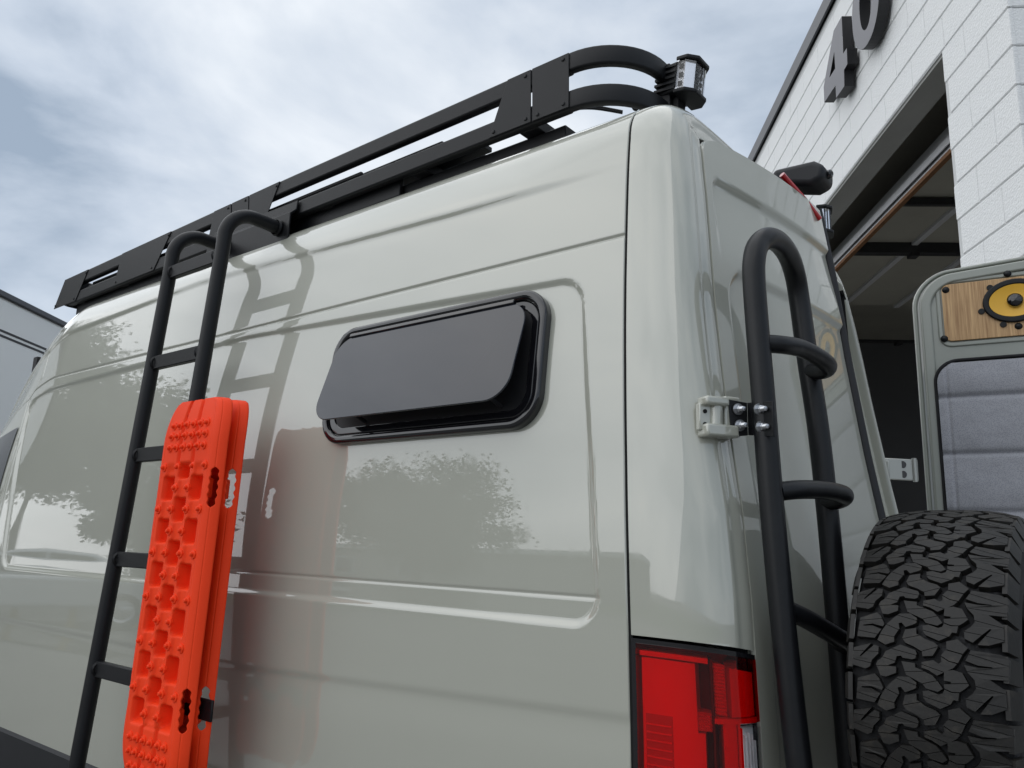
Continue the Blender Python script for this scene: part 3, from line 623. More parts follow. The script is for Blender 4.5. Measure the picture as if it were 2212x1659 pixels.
cnd = catmull([on(1372, 232, 1, .46), on(1385, 222, 1, .44), on(1405, 214, 1, .42), on(1425, 218, 1, .42)], 12)
mbr = MB()
for i, p in enumerate(cnd[:-1]): mbr.tube([p, (np.array(p) + cnd[i + 1]) / 2], .0125, 12)
part('ribbed_conduit', mbr, M_['seal'], rack, smooth=True)

# ================================================================== work lights
def work_light(ctr, fwd, up, label, sc0=1.0):
    ctr = np.array(ctr); F = unit(fwd); S = unit(np.cross(F, up)); Up = np.cross(S, F)
    wl = empty('work_light', tuple(ctr), label, 'work light', 'cube work lights on the roof rack')
    h = .045; S0 = 1.0
    body = [(-.072, -.034), (-.05, -.042), (.0, -.05), (.0, .05), (-.05, .042), (-.072, .034)]
    part('housing', MB().prism(body, ctr, F, S, Up, -h, h), M_['black'], wl, bevel=.006)
    for k in range(5):
        for sg in (-1, 1): part('cooling_fin', MB().box(ctr + F * -.036 + S * sg * .044 + Up * (-.034 + .017 * k), (F, S, Up), (.032, .007, .0035)), M_['black'], wl)
    for sg in (-1, 1):
        plate = [(-.004, -.055), (.030, -.055), (.055, -.030), (.055, .030), (.030, .055), (-.004, .055)]
        part('shade_plate', MB().prism(plate, ctr + Up * sg * (h + .004), F, S, Up, -.006, .006), M_['black'], wl, bevel=.003)
    part('reflector_core', MB().prism([(.0, -.046), (.022, -.046), (.042, -.024), (.042, .024), (.022, .046), (.0, .046)], ctr, F, S, Up, -h * .88, h * .88), M_['chrome'], wl)
    for sg in (-1, 1):
        for k in range(3): part('led_cup', MB().box(ctr + F * .011 + S * sg * .0462 + Up * (-.026 + .026 * k), (F, S, Up), (.006, .002, .007)), M_['black'], wl)
    for a in (-.012, .012):
        for k in range(4): part('led_cup', MB().box(ctr + F * .0425 + S * a + Up * (-.030 + .020 * k), (F, S, Up), (.002, .006, .0055)), M_['seal'], wl, bevel=.001)
    for sg in (-1, 1):
        for k in (-1, 1): part('screw', MB().lathe([(.003, 0), (.002, .004), (0, .0045)], ctr + S * sg * .050 + F * .002 + Up * k * .042, S * sg, 10), M_['steel'], wl)
    lens_o = [(.0, -.050), (.025, -.050), (.047, -.027), (.047, .027), (.025, .050), (.0, .050)]
    part('lens', MB().prism(lens_o, ctr, F, S, Up, -h * .9, h * .9), M_['clearlens'], wl)
    part('mount', MB().box(ctr - Up * .075 - F * .02, (F, S, Up), (.018, .02, .03)), M_['black'], wl, bevel=.003)
    part('cable', MB().tube(catmull([ctr - F * .045 - Up * .03, ctr - F * .07 - Up * .05 + S * .02, ctr - F * .05 - Up * .08 + S * .05], 6), .0035, 8), M_['black'], wl, smooth=True)
    wl.scale = (sc0, sc0, sc0)
    return wl
lc = on(1480, 181, 1, .46)
work_light(lc, (.97, -.02, -.10), (0.06, 0.03, 1), 'black cube work light with clear lens at rear corner of roof rack', 1.08)
work_light(on(1766, 483, 1, 1.42) + np.array((0, 0, .0)), (.93, .32, .0), (0, 0, 1), 'small black work light peeking out beyond the red brake light')

# ================================================================== side ladder
lad = empty('side_ladder', (-1.93, -.25, .35), 'black tubular ladder hooked to the roof rack along the van side', 'ladder')
def lad_y(z): return -.093 - .064 * (2.157 - z)
def rail(x):
    pts = [(x, lad_y(z), z) for z in np.linspace(.35, 2.56, 18)]
    r = .118; yc, zc = lad_y(2.56) + r, 2.602
    pts += [(x, yc - r * math.cos(a), zc + r * math.sin(a)) for a in np.linspace(.15, math.radians(95), 14)]
    pts += [(x, yc + .05, zc + r - .001), (x, yc + .105, zc + r - .003)]
    return pts
for x in (-2.262, -1.895): part('rail', MB().tube(rail(x), .0262, 24), M_['black'], lad, smooth=True, ang=60)
for v0, u0 in ((598, 388), (788, 338), (985, 297), (1207, 248), (1443, 203), (1690, 165)):
    z = float(on(u0, v0, 0, -2.262)[2]); y = lad_y(z)
    part('rung', MB().abox((-2.242, y - .012, z - .026), (-1.915, y + .012, z + .026)), M_['black'], lad, bevel=.003)
    for x in (-2.235, -1.922): part('weld', MB().lathe([(-.006, .022), (0, .027), (.006, .022)], (x, y, z), (1, 0, 0), 12), M_['black'], lad, smooth=True)
zc = 2.602 + .118
part('roof_bracket', MB().prism([(.158, 2.635), (.166, 2.635), (.168, 2.765), (.194, 2.79), (.196, 2.83), (.189, 2.83), (.186, 2.794), (.160, 2.769)], (0, 0, 0), UY, UZ, UX, -2.42, -1.83), M_['black'], lad, bevel=.002)
for x in (-2.262, -1.895): part('hook_collar', MB().lathe([(0, .030), (.008, .034), (.016, .030)], (x, .142, zc - .003), (0, 1, 0), 20), M_['black'], lad, smooth=True)
part('stand_off', MB().abox((-1.925, -.17, .92), (-1.865, -.005, .96)), M_['black'], lad, bevel=.003)

# ================================================================== traction boards
def board(yoff, label, name='traction_board'):
    top, bot = np.array([0, -.228 + yoff, 1.955]), np.array([0, -.256 + yoff, .80]); Bv = unit(top - bot); Lb = np.linalg.norm(top - bot)
    Nb = unit(np.cross(Bv, (1, 0, 0)))
    if Nb[1] > 0: Nb = -Nb
    X0 = BX
    t = empty(name, (X0, float(bot[1]), .80), label, 'traction board', 'traction boards on the side ladder')
    HW, FL = .132, .062                                      # half width of studded field, flange arc length
    Pp = .134; cols = (-.082, 0.0, .082)
    def h(a, b):
        e = min(b, Lb - b)
        m_ = sm((b - .16) / .03) * sm((Lb - .20 - b) / .03)
        d = 0.0
        for k_, c in enumerate(cols):
            ph_ = (b / Pp + (.5 if k_ % 2 else 0)) % 1.0
            q = abs(ph_ - .5) * Pp                            # distance from pocket centre along
            wob = .009 * (1 if ((b / Pp * 2) % 2) < 1 else -1) * 0
            hw = .0255 + .0105 * sm((.044 - q) / .012)
            ax_ = abs(a - c)
            inx = sm((hw - ax_) / .008)
            pocket = sm((.039 - q) / .011)
            d = max(d, inx * (.008 + .034 * pocket))
        d *= m_
        # lengthwise flutes in the plain ends
        if m_ < 1:
            fl = 0
            for c in (-.042, .042): fl = max(fl, sm((.012 - abs(a - c)) / .008))
            d = max(d, (1 - m_) * .012 * fl)
        return -d
    def cross(s):                                            # s: signed arc length across
        if abs(s) <= HW: return s, 0.0
        q = (abs(s) - HW) / FL; sg = 1 if s > 0 else -1
        a = q * 1.15
        Rf = FL / 1.15
        return sg * (HW + Rf * math.sin(a)), -Rf * (1 - math.cos(a))
    def taper(b):
        e = Lb - b; e2 = b; f = 1.0
        for q in (e, e2):
            if q < .13: f = min(f, .70 + .30 * math.sqrt(max(0, 1 - (1 - q / .13) ** 2)))
        return f
    def tilt(b):
        e = min(b, Lb - b); return -.018 * (1 - min(1, e / .15)) ** 2
    def pt(s, b):
        a, dep = cross(s); f = taper(b); return np.array([X0, 0, 0]) + np.array([0, bot[1], bot[2]]) + unit(np.cross(Nb, Bv)) * a * f * (1 if unit(np.cross(Nb, Bv))[0] > 0 else -1) + Bv * b + Nb * (dep + tilt(b) + (h(a, b) if abs(s) <= HW else 0))
    bs = np.linspace(0, Lb, 300)
    mb = MB(); mb.grid(np.array([[pt(s, b) for s in np.linspace(-HW, HW, 90)] for b in bs]))
    part('studded_deck', mb, M_['orange'], t, smooth=True, ang=75)
    def slot(b):
        for c in (.235, Lb - .285):
            q = (b - c) / .060
            if abs(q) < 1: return (.0145 + .0022 * math.cos(q * 15)) * math.sqrt(max(0, 1 - abs(q) ** 6))
        return 0.0
    for sg in (-1, 1):
        G1, G2 = [], []
        mid = HW + FL * .52
        bf = sorted(set(list(np.linspace(0, Lb, 120)) + list(np.linspace(.155, .315, 70)) + list(np.linspace(Lb - .365, Lb - .205, 70))))
        for b in bf:
            w_ = slot(b)
            G1.append([pt(sg * s, b) for s in np.linspace(HW, mid - w_, 8)]); G2.append([pt(sg * s, b) for s in np.linspace(mid + w_, HW + FL, 8)])
        part('side_flange', MB().grid(np.array(G1)).grid(np.array(G2)), M_['orange'], t, smooth=True, ang=60, solid=.005)
    # teeth / studs
    stud = MB().lathe([(-.004, .0145), (.0030, .0140), (.0040, .0072), (.010, .0064), (.0125, .004), (.0125, 0)], (0, 0, 0), (0, 0, 1), 8).mesh('stud'); stud.materials.append(M_['orange'])
    rotq = Vector(Nb).to_track_quat('Z', 'X').to_euler()
    spots = []
    for n_ in range(1, 10):
        for b, cc_ in ((n_ * Pp, (-.120, -.046, .046, .120)), ((n_ + .5) * Pp, (-.036, .036))):
            if .15 < b < Lb - .19: spots += [(a, b) for a in cc_]
    for b in (Lb - .155, Lb - .118, Lb - .083, .05, .09, .13): spots += [(-.10, b), (-.064, b), (-.020, b), (.020, b), (.064, b), (.10, b)]
    for (a, b) in spots:
        o = bpy.data.objects.new('stud', stud); link(o, t); o.location = pt(a, b) ; o.rotation_euler = rotq
    cleat = MB()
    for k_ in range(5): cleat.add([(.012 * k_ - .030, 0, 0), (.012 * k_ - .019, 0, 0), (.012 * k_ - .0245, 0, .008), (.012 * k_ - .030, .010, 0), (.012 * k_ - .019, .010, 0)], [(0, 1, 2), (0, 2, 3), (1, 4, 2), (3, 2, 4), (0, 3, 4, 1)])
    cm = cleat.mesh('cleat_row'); cm.materials.append(M_['orange'])
    mrot = Matrix((Vector((1, 0, 0)), Vector(Bv), Vector(Nb))).transposed().to_euler()
    for b in (Lb - .018, Lb - .048):
        for a in (-.036, .042):
            o = bpy.data.objects.new('cleat_row', cm); link(o, t); o.location = pt(a, b); o.rotation_euler = mrot
    return t
BX = -1.695
board(0.0, 'orange studded traction board on the side ladder, outermost of the pair')
board(.058, 'orange traction board on the side ladder, hidden behind the outer board')
mt = empty('board_mount', (-1.80, -.19, 1.0), 'black bracket holding the orange traction boards to the ladder', 'bracket')
part('mount_plate', MB().abox((-1.90, -.176, 1.00), (-1.50, -.168, 1.06)), M_['black'], mt, bevel=.003)
part('mount_arm', MB().abox((-1.92, -.168, 1.01), (-1.87, -.14, 1.05)), M_['black'], mt, bevel=.003)

# ================================================================== rear door ladder
rl = empty('rear_ladder', (.06, .25, .8), 'black tubular ladder with bowed rungs on the closed rear door', 'ladder')
LT, RT = .12, .41
left = [on(u, v, 1, LT) for u, v in ((1748, 1800), (1727, 1659), (1692, 1350), (1667, 1090), (1648, 850), (1637, 720), (1629, 610))]
archp = [on(1629, 562, 1, .125), on(1637, 531, 1, .145), on(1656, 515, 1, .18), on(1680, 522, 1, .245), on(1702, 550, 1, .32), on(1717, 592, 1, .38)]
right = [on(u, v, 1, RT) for u, v in ((1727, 650), (1745, 780), (1768, 930), (1790, 1130), (1806, 1310), (1818, 1450), (1836, 1659), (1850, 1800))]
lp = catmull(left + archp + right, 8)
part('hoop_rail', MB().tube(lp, .0255, 28), M_['blackworn'], rl, smooth=True, ang=60)
for pts in ([(1650, 742, .11), (1690, 745, .14), (1728, 752, .20), (1762, 768, .26), (1788, 788, .315), (1780, 800, .345), (1752, 802, .38)],
            [(1680, 1062, .11), (1720, 1058, .15), (1765, 1058, .22), (1800, 1062, .28), (1824, 1070, .33), (1812, 1080, .355), (1782, 1084, .385)],
            [(1700, 1318, .11), (1740, 1336, .17), (1785, 1362, .25), (1815, 1380, .31), (1830, 1388, .35), (1808, 1390, .385)]):
    part('rung', MB().tube(catmull([on(u, v, 1, y + .022) for u, v, y in pts], 8), .0205, 22), M_['blackworn'], rl, smooth=True, ang=60)
# bracket bolted to the door hinge
bz = lambda u, v, y: np.array(on(u, v, 1, y))
def quad_plate(a, b, c, d, th):
    a, b, c, d = [np.array(q) for q in (a, b, c, d)]; n = unit(np.cross(b - a, d - a)) * th
    return MB().add([a, b, c, d, a + n, b + n, c + n, d + n], [(0, 1, 2, 3), (7, 6, 5, 4), (0, 4, 5, 1), (1, 5, 6, 2), (2, 6, 7, 3), (3, 7, 4, 0)])
y1_, y2_, y3_ = .095, .125, .080
p_a, p_b, p_c = (1572, 862), (1614, 870), (1668, 866); q_a, q_b, q_c = (1582, 943), (1616, 940), (1671, 943)
br = part('hinge_bracket', quad_plate(bz(*p_a, y1_), bz(*p_b, y2_), bz(*q_b, y2_), bz(*q_a, y1_), .005), M_['black'], rl, bevel=.001)
part('hinge_bracket', quad_plate(bz(*p_b, y2_), bz(*p_c, y3_), bz(*q_c, y3_), bz(*q_b, y2_), .005), M_['black'], rl, bevel=.001)
for (u, v, y) in ((1594, 884, .108), (1598, 919, .108), (1640, 884, .098), (1644, 922, .098)):
    p = bz(u, v, y); ax_ = unit(C - p) * .6 + np.array((.55, -.1, 0)); ax_ = unit(ax_)
    part('washer', MB().lathe([(.003, 0.0), (.003, .0125), (0, .013)], p, ax_, 20), M_['steel'], rl)
    part('nut', MB().lathe([(.0, .009), (.009, .009), (.010, .007), (.010, .0)], p + ax_ * .003, ax_, 6), M_['steel'], rl)
    mbt = MB()
    for k in range(7): mbt.lathe([(.0, .0047), (.0011, .0056), (.0022, .0047)], p + ax_ * (.012 + .0022 * k), ax_, 12)
    mbt.lathe([(0, .0046), (.016, .0046), (.0165, 0)], p + ax_ * .012, ax_, 12)
    part('bolt', mbt, M_['steel'], rl, smooth=True)

# ================================================================== spare wheel
SX, SY, SR = .330, .455, .402; SZ = 1.628 - SR; TW = .126
sp = empty('spare_wheel', (SX, SY, SZ - SR), 'spare off-road tyre with chunky tread carried behind the rear door', 'spare wheel')
carc = []
for v in np.linspace(-1, 1, 25): carc.append((v * .120, SR - .013 - .016 * abs(v) ** 3))
prof = [(-.10, .215), (-.125, .235), (-.139, .29), (-.137, .33), (-.128, .362)] + carc + [(.128, .362), (.137, .33), (.139, .29), (.125, .235), (.10, .215)]
part('tyre_carcass', MB().lathe(prof, (SX, SY, SZ), (1, 0, 0), 120), M_['rubber2'], sp, smooth=True, ang=50)
part('rim', MB().lathe([(-.10, .216), (-.09, .20), (.0, .18), (.03, .10), (.03, .0)], (SX, SY, SZ), (1, 0, 0), 48), M_['black'], sp, smooth=True)
part('carrier_arm', MB().abox((door_x(.45, 1.0) - .02, .42, SZ - .36), (SX, .50, SZ - .24)), M_['black'], sp, bevel=.006)
NP = 22; PITCH = 2 * math.pi * SR / NP
def clip(poly, a, b, c):
    out_ = []
    for i in range(len(poly)):
        p, q = poly[i], poly[(i + 1) % len(poly)]; dp = a * p[0] + b * p[1] - c; dq = a * q[0] + b * q[1] - c
        if dp >= 0: out_.append(p)
        if dp * dq < 0: t = dp / (dp - dq); out_.append((p[0] + (q[0] - p[0]) * t, p[1] + (q[1] - p[1]) * t))
    return out_
def Rv(v): return SR - .013 * (min(1.15, abs(v))) ** 3
def tv(q): return ((q[0] - .12 * (q[1] - 920) - 1060) / 1020.0, (920 - q[1]) / 960.0)
def tread_mesh(polys, sipes):
    polys = [[tv(q) for q in p] for p in polys]
    for x1, y1, x2, y2 in sipes:
        (a1, b1), (a2, b2) = tv((x1, y1)), tv((x2, y2)); nx, ny = -(b2 - b1), a2 - a1; l = math.hypot(nx, ny); nx /= l; ny /= l; c = nx * a1 + ny * b1; nw = []
        for p in polys:
            for q in (clip(p, nx, ny, c + .0035), clip(p, -nx, -ny, -(c - .0035))):
                if len(q) > 2: nw.append(q)
        polys = nw
    mb = MB()
    for p in polys:
        pts = []
        for i in range(len(p)):
            q, r = p[i], p[(i + 1) % len(p)]; k_ = max(1, int(abs(q[1] - r[1]) / .10))
            for j in range(k_): pts.append((q[0] + (r[0] - q[0]) * j / k_, q[1] + (r[1] - q[1]) * j / k_))
        n = len(pts); vs = []; cx_ = sum(a for a, _ in pts) / n; cu_ = sum(b for _, b in pts) / n
        for depth, grow in ((.0135, .035), (.0011, 0.0), (0.0, -.012)):
            for v, u in pts:
                vv = v + (v - cx_) * grow; uu = u + (u - cu_) * grow; r = Rv(v) - depth; th = uu * PITCH / SR
                vs.append((vv * .124, -r * math.cos(th), r * math.sin(th)))
        mb.add(vs, [(o_ + k_, o_ + (k_ + 1) % n, o_ + n + (k_ + 1) % n, o_ + n + k_) for o_ in (0, n) for k_ in range(n)] + [tuple(range(2 * n, 3 * n))])
    me = mb.mesh('tread_block'); me.materials.append(M_['rubber']); return me
TB = [
 ([[(680, 478), (830, 465), (935, 535), (940, 610), (900, 640), (800, 690), (735, 620), (692, 635), (720, 720), (665, 850), (680, 930), (560, 985), (432, 920), (470, 780), (525, 660), (600, 560)]], [(540, 672, 712, 740), (480, 830, 660, 855), (670, 508, 930, 572)]),
 ([[(575, 1085), (770, 965), (985, 1030), (1010, 1080), (1000, 1150), (960, 1170), (830, 1160), (800, 1130), (742, 1145), (728, 1245), (640, 1288), (755, 1300), (765, 1390), (630, 1460), (550, 1450), (510, 1370), (465, 1290), (482, 1235), (530, 1195), (560, 1130)]], [(460, 1312, 650, 1296), (560, 1178, 725, 1215), (680, 1042, 1010, 1105)]),
 ([[(800, 728), (950, 688), (962, 780), (1010, 800), (1090, 850), (1220, 890), (1280, 940), (1250, 1020), (1220, 1090), (1090, 1110), (1070, 1040), (960, 980), (830, 930), (780, 870)]], [(800, 868, 948, 820), (1085, 1030, 1250, 960)]),
 ([[(815, 1210), (1000, 1220), (1012, 1280), (1100, 1310), (1250, 1370), (1330, 1450), (1400, 1540), (1340, 1590), (1180, 1560), (1130, 1500), (900, 1400)]], [(890, 1356, 1010, 1340), (1130, 1500, 1270, 1452)]),
 ([[(1275, 330), (1390, 300), (1505, 325), (1605, 490), (1545, 560), (1500, 598), (1400, 606), (1305, 573), (1285, 505), (1375, 500), (1380, 470), (1285, 465)], [(1305, 586), (1400, 619), (1495, 610), (1490, 720), (1430, 715), (1400, 780), (1275, 860), (1090, 790), (1045, 735), (1025, 645), (1100, 625), (1240, 665), (1290, 640)]], [(1385, 495, 1590, 462), (1035, 716, 1390, 790)]),
 ([[(1370, 860), (1510, 810), (1655, 925), (1600, 1018), (1385, 975)], [(1385, 988), (1598, 1031), (1555, 1158), (1440, 1140), (1325, 1075), (1370, 1000)], [(1330, 1090), (1440, 1152), (1545, 1170), (1505, 1235), (1310, 1365), (1190, 1300), (1095, 1275), (1085, 1195), (1235, 1150), (1310, 1195), (1345, 1165)]], [(1100, 1232, 1400, 1310)]),
 ([[(105, 560), (350, 470), (420, 530), (495, 660), (478, 700), (320, 660), (175, 680), (178, 697), (320, 692), (465, 748), (390, 890), (115, 870)]], [(165, 600, 440, 572), (180, 782, 400, 826)]),
 ([[(90, 1050), (350, 975), (205, 1178), (224, 1188), (402, 995), (470, 1020), (480, 1130), (400, 1230), (385, 1330), (320, 1370), (105, 1320)]], [(150, 1100, 470, 1100), (165, 1242, 385, 1278)]),
 ([[(1660, 400), (1840, 375), (2040, 500), (2075, 750), (1900, 850), (1765, 862), (1906, 602), (1886, 592), (1702, 835), (1595, 790), (1575, 680), (1650, 600), (1690, 520)]], [(1690, 492, 1950, 530), (1600, 685, 1980, 725)]),
 ([[(1690, 950), (2060, 960), (2160, 1010), (2180, 1310), (1900, 1340), (1780, 1370), (1680, 1270), (1630, 1172), (1800, 1190), (1975, 1170), (1973, 1155), (1800, 1158), (1640, 1110), (1660, 1050)]], [(1700, 1016, 1960, 1068), (1680, 1262, 1990, 1262)])]
tms = [tread_mesh(a, b) for a, b in TB]
for i in range(NP):
    for me in tms:
        o = bpy.data.objects.new('tread_block', me); link(o, sp); o.location = (SX, SY, SZ); o.rotation_euler = (-2 * math.pi * (i + .3) / NP, 0, 0)
for sg in (-1, 1):
    mbx = MB()
    for (u0, u1, r0, r1) in ((-.45, -.05, .345, .386), (.02, .46, .352, .386)):
        t0, t1 = u0 * PITCH / SR, u1 * PITCH / SR; vs = []
        for xx, rr in ((.134, r0), (.122, r1), (.144, r0 + .004), (.130, r1)):
            for t in np.linspace(t0, t1, 4): vs.append((sg * xx, -rr * math.cos(t), rr * math.sin(t)))
        fs = [(8 + k_, 9 + k_, 13 + k_, 12 + k_) for k_ in range(3)] + [(k_, k_ + 1, 9 + k_, 8 + k_) for k_ in range(3)] + [(4 + k_, 12 + k_, 13 + k_, 5 + k_) for k_ in range(3)] + [(0, 8, 12, 4), (3, 7, 15, 11)]
        mbx.add(vs, fs)
    me = mbx.mesh('side_lug'); me.materials.append(M_['rubber'])
    for i in range(NP):
        o = bpy.data.objects.new('side_lug', me); link(o, sp); o.location = (SX, SY, SZ); o.rotation_euler = (-2 * math.pi * (i + .3) / NP, 0, 0)

# ================================================================== warehouse with open overhead door
WA = np.array([.378, 2.488, 0]); Ww = unit((-.574, .8189, 0)); Wn = np.array([-Ww[1], Ww[0], 0])    # along the wall, outward normal
Wn = Wn if Wn @ (C - WA) > 0 else -Wn
Wr = -Wn
def wp(s, z, d=0.0): return WA + Ww * s + Wn * d + np.array((0, 0, z))
def wpx(u, v, off=0.0):
    Pp = onp(u, v, WA + Wn * off, Wn); return float((Pp - WA) @ Ww), float(Pp[2])
wh = empty('warehouse', tuple(wp(2, 0)), 'white painted block warehouse with an open overhead door', 'building')
BH, BL_ = .2032, .4064
SO, ZO, ZE = .645, 4.304, 5.80                               # opening jamb, opening head, parapet
SEND = 9.0
wall_mb = MB()
Z_ = np.array((0, 0, 1.0))
wall_mb.box(wp((0.016 + SO) / 2, ZO / 2, -.106), (Ww, Wn, Z_), ((SO - .016) / 2, .094, ZO / 2))
wall_mb.box(wp((.016 + SEND) / 2, (ZO + ZE) / 2, -.106), (Ww, Wn, Z_), ((SEND - .016) / 2, .094, (ZE - ZO) / 2))
wall_mb.box(wp((5.6 + SEND) / 2, ZO / 2, -.106), (Ww, Wn, Z_), ((SEND - 5.6) / 2, .094, ZO / 2))
wall_mb.box(wp(.112, ZE / 2, -3.1), (Ww, Wn, Z_), (.094, 2.9, ZE / 2))
wall = part('wall', wall_mb, M_['joint'], wh)
blk = {}
def block_mesh(l, key, face):
    k_ = (round(l, 3), face)
    if k_ in blk: return blk[k_]
    g = .0045; hx = l / 2 - .0024; hz = BH / 2 - g; r = .005; mb = MB(); vs = []
    for dd, ins in ((-.015, 0), (0.0, 0.0), (.0035, r)):
        for a, b in ((-1, -1), (1, -1), (1, 1), (-1, 1)): vs.append((a * (hx - ins * .35), dd, b * (hz - ins)))
    fs = [(8, 9, 10, 11)] + [(q * 4 + k2, q * 4 + (k2 + 1) % 4, q * 4 + 4 + (k2 + 1) % 4, q * 4 + 4 + k2) for q in (0, 1) for k2 in range(4)]
    me = mb.add(vs, fs).mesh('block'); me.materials.append(M_['block'])
    blk[k_] = me; return me
ang_w = math.atan2(Ww[1], Ww[0]); 
def put_block(c, l, rotz):
    o = bpy.data.objects.new('block', block_mesh(l, 0, 0)); link(o, wall); o.location = c; o.rotation_euler = (0, 0, rotz)
# local mesh: x along wall, y outward.  outward = rotate x by +90deg -> choose direction so that y points to Wn
xdir = -Ww; rot_main = math.atan2(xdir[1], xdir[0])
if np.dot(np.array((-math.sin(rot_main), math.cos(rot_main), 0)), Wn) < 0: xdir = Ww; rot_main = math.atan2(xdir[1], xdir[0])
xr_ = Wr; rot_ret = math.atan2(xr_[1], xr_[0])
if np.dot(np.array((-math.sin(rot_ret), math.cos(rot_ret), 0)), -Ww) < 0: rot_ret += math.pi
zoff = 4.103 - 20 * BH
nb_ = 0
for r in range(11, 29):
    z0 = zoff + r * BH; zc_ = z0 + BH / 2
    if zc_ > ZE: break
    stag = (r % 2) * BL_ / 2
    s = -stag if stag else 0.0
    while s < 6.3:
        a, b = max(s, 0.0), s + BL_
        if zc_ < ZO:
            if a >= SO - .02: break
            b = min(b, SO)
        if b - a > .05 and nb_ < 296:
            put_block(wp((a + b) / 2, zc_, -.010), b - a, rot_main); nb_ += 1
        s += BL_
    # return face
    s = .012 - (BL_ / 2 if r % 2 == 0 else 0)
    while s < .65:
        a, b = max(s, .012), s + BL_
        if nb_ < 300: put_block(wp(0, zc_) + Wr * ((a + b) / 2) + Ww * .008, b - a, rot_ret); nb_ += 1
        s += BL_
part('roof_flashing', MB().box(wp(4.5, ZE + .07, -.03), (Ww, Wn, Z_), (4.52, .055, .07)), M_['flash'], wh, bevel=.004)
part('roof_flashing', MB().box(wp(4.5, ZE + .018, .0), (Ww, Wn, Z_), (4.52, .008, .018)), M_['beam'], wh)
part('roof_slab', MB().box(wp(4.5, ZE - .1, -6.2), (Ww, Wn, Z_), (4.4, 6.0, .05)), M_['beam'], wh)
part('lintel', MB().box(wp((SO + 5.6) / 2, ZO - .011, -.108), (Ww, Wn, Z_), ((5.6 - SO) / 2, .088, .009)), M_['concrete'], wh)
struct('garage_floor', MB().box(wp(3.2, .012, -6.6), (Ww, Wn, Z_), (5.6, 7.4, .010)), M_['slab'])  # pale floor, out of view, added to bounce light up to the ceiling
# opening side reveal and interior
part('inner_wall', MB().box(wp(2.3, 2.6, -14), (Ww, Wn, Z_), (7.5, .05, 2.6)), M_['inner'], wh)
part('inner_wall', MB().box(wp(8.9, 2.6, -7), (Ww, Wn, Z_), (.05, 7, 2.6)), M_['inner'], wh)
part('ceiling', MB().box(wp(4.5, 4.86, -7.2), (Ww, Wn, Z_), (4.4, 6.9, .02)), M_['ceil'], wh)
# the raised sectional door behind the lintel
od = part('overhead_door', MB().prism([(-.30, 4.02), (-.33, 4.02), (-.50, 4.36), (-.47, 4.37)], WA, Wn, Z_, Ww, .55, 5.7), M_['doorpanel'], wh, bevel=.006)
part('weather_strip', MB().box(wp(3.1, 4.008, -.315), (Ww, Wn, Z_), (2.57, .018, .014)), M_['rust'], od)
part('door_stile', MB().prism([(-.30, 4.06), (-.292, 4.06), (-.34, 4.16), (-.35, 4.155)], WA, Wn, Z_, Ww, .56, 5.69), M_['doorpanel'], od)
for k in range(9):
    part('door_section', MB().box(wp(3.1, 4.42, -.55 - .61 * k - .300), (Ww, Wn, Z_), (2.57, .296, .018)), M_['ceil'], od, bevel=.01)
    part('section_rail', MB().box(wp(3.1, 4.39, -.55 - .61 * (k + 1)), (Ww, Wn, Z_), (2.57, .028, .018)), M_['doorpanel'], od, bevel=.006)
for (u, v, hw_, hz_) in ((2062, 437, .022, .03), (2062, 537, .045, .06), (1960, 738, .02, .02), (1955, 845, .03, .045), (1960, 905, .02, .02), (1960, 985, .03, .04)):
    pz = onp(u, v, (0, 0, 4.36), (0, 0, 1)); s_ = float((pz - WA) @ Ww)
    part('door_strut', MB().box(wp(s_, 4.36, -3.4), (Ww, Wn, Z_), (hw_, 2.85, hz_)), M_['beam'], od, bevel=.004)
    for k in range(5): part('strut_hinge', MB().box(wp(s_, 4.35 - hz_, -1.16 - .61 * k * 2), (Ww, Wn, Z_), (.05, .04, .02)), M_['beam'], od, bevel=.004)
part('door_track', MB().box(wp(.72, 4.35, -2.0), (Ww, Wn, Z_), (.03, 1.8, .03)), M_['beam'], od)
# number on the wall
num = empty('building_number', tuple(wp(2, 5.0, .03)), 'large grey raised number 40 on white block wall above opening', 'number sign')
z1_ = lambda u, v: wpx(1623.9 + u * .13393, v * .13393, .085)
four = [(1450, 262), (1320, 500), (1160, 1400), (1170, 1655), (1350, 1375), (1362, 1580), (1493, 1390), (1487, 1130), (1542, 1030), (1532, 775), (1475, 865)]
fp = [z1_(*q) for q in four]; hole = [z1_(*q) for q in ((1330, 830), (1345, 1105), (1252, 1255))]
def poly_holed(name, outer, holes, d0, d1, parent):
    bm = bmesh.new(); loops = []
    for lp_ in [outer] + holes:
        vs = [bm.verts.new(tuple(wp(a, b, d1))) for a, b in lp_]; loops.append([bm.edges.new((vs[i], vs[(i + 1) % len(vs)])) for i in range(len(vs))])
    bmesh.ops.triangle_fill(bm, use_beauty=True, use_dissolve=False, edges=[e_ for l_ in loops for e_ in l_])
    me = bpy.data.meshes.new(name); bm.to_mesh(me); bm.free(); me.materials.append(M_['digit'])
    o = bpy.data.objects.new(name, me); link(o, parent); PINV[o.name] = Matrix.Identity(4)
    mb = MB()
    for lp_ in [outer] + holes:
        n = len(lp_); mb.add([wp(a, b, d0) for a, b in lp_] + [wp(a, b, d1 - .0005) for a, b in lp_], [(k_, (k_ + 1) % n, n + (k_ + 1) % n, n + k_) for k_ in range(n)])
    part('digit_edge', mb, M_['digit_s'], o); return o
poly_holed('digit', fp, [hole], .012, .085, num)
zl_ = [z1_(*q) for q in ((1665, 0), (1628, 600), (1720, 865), (2080, 0))]
s_l, s_r = z1_(1628, 500)[0], z1_(2075, 80)[0]; zb_ = z1_(1765, 872)[1]; hh = .30
cz_ = zb_ + hh; cs_ = (s_l + s_r) / 2; ws_ = abs(s_l - s_r) / 2
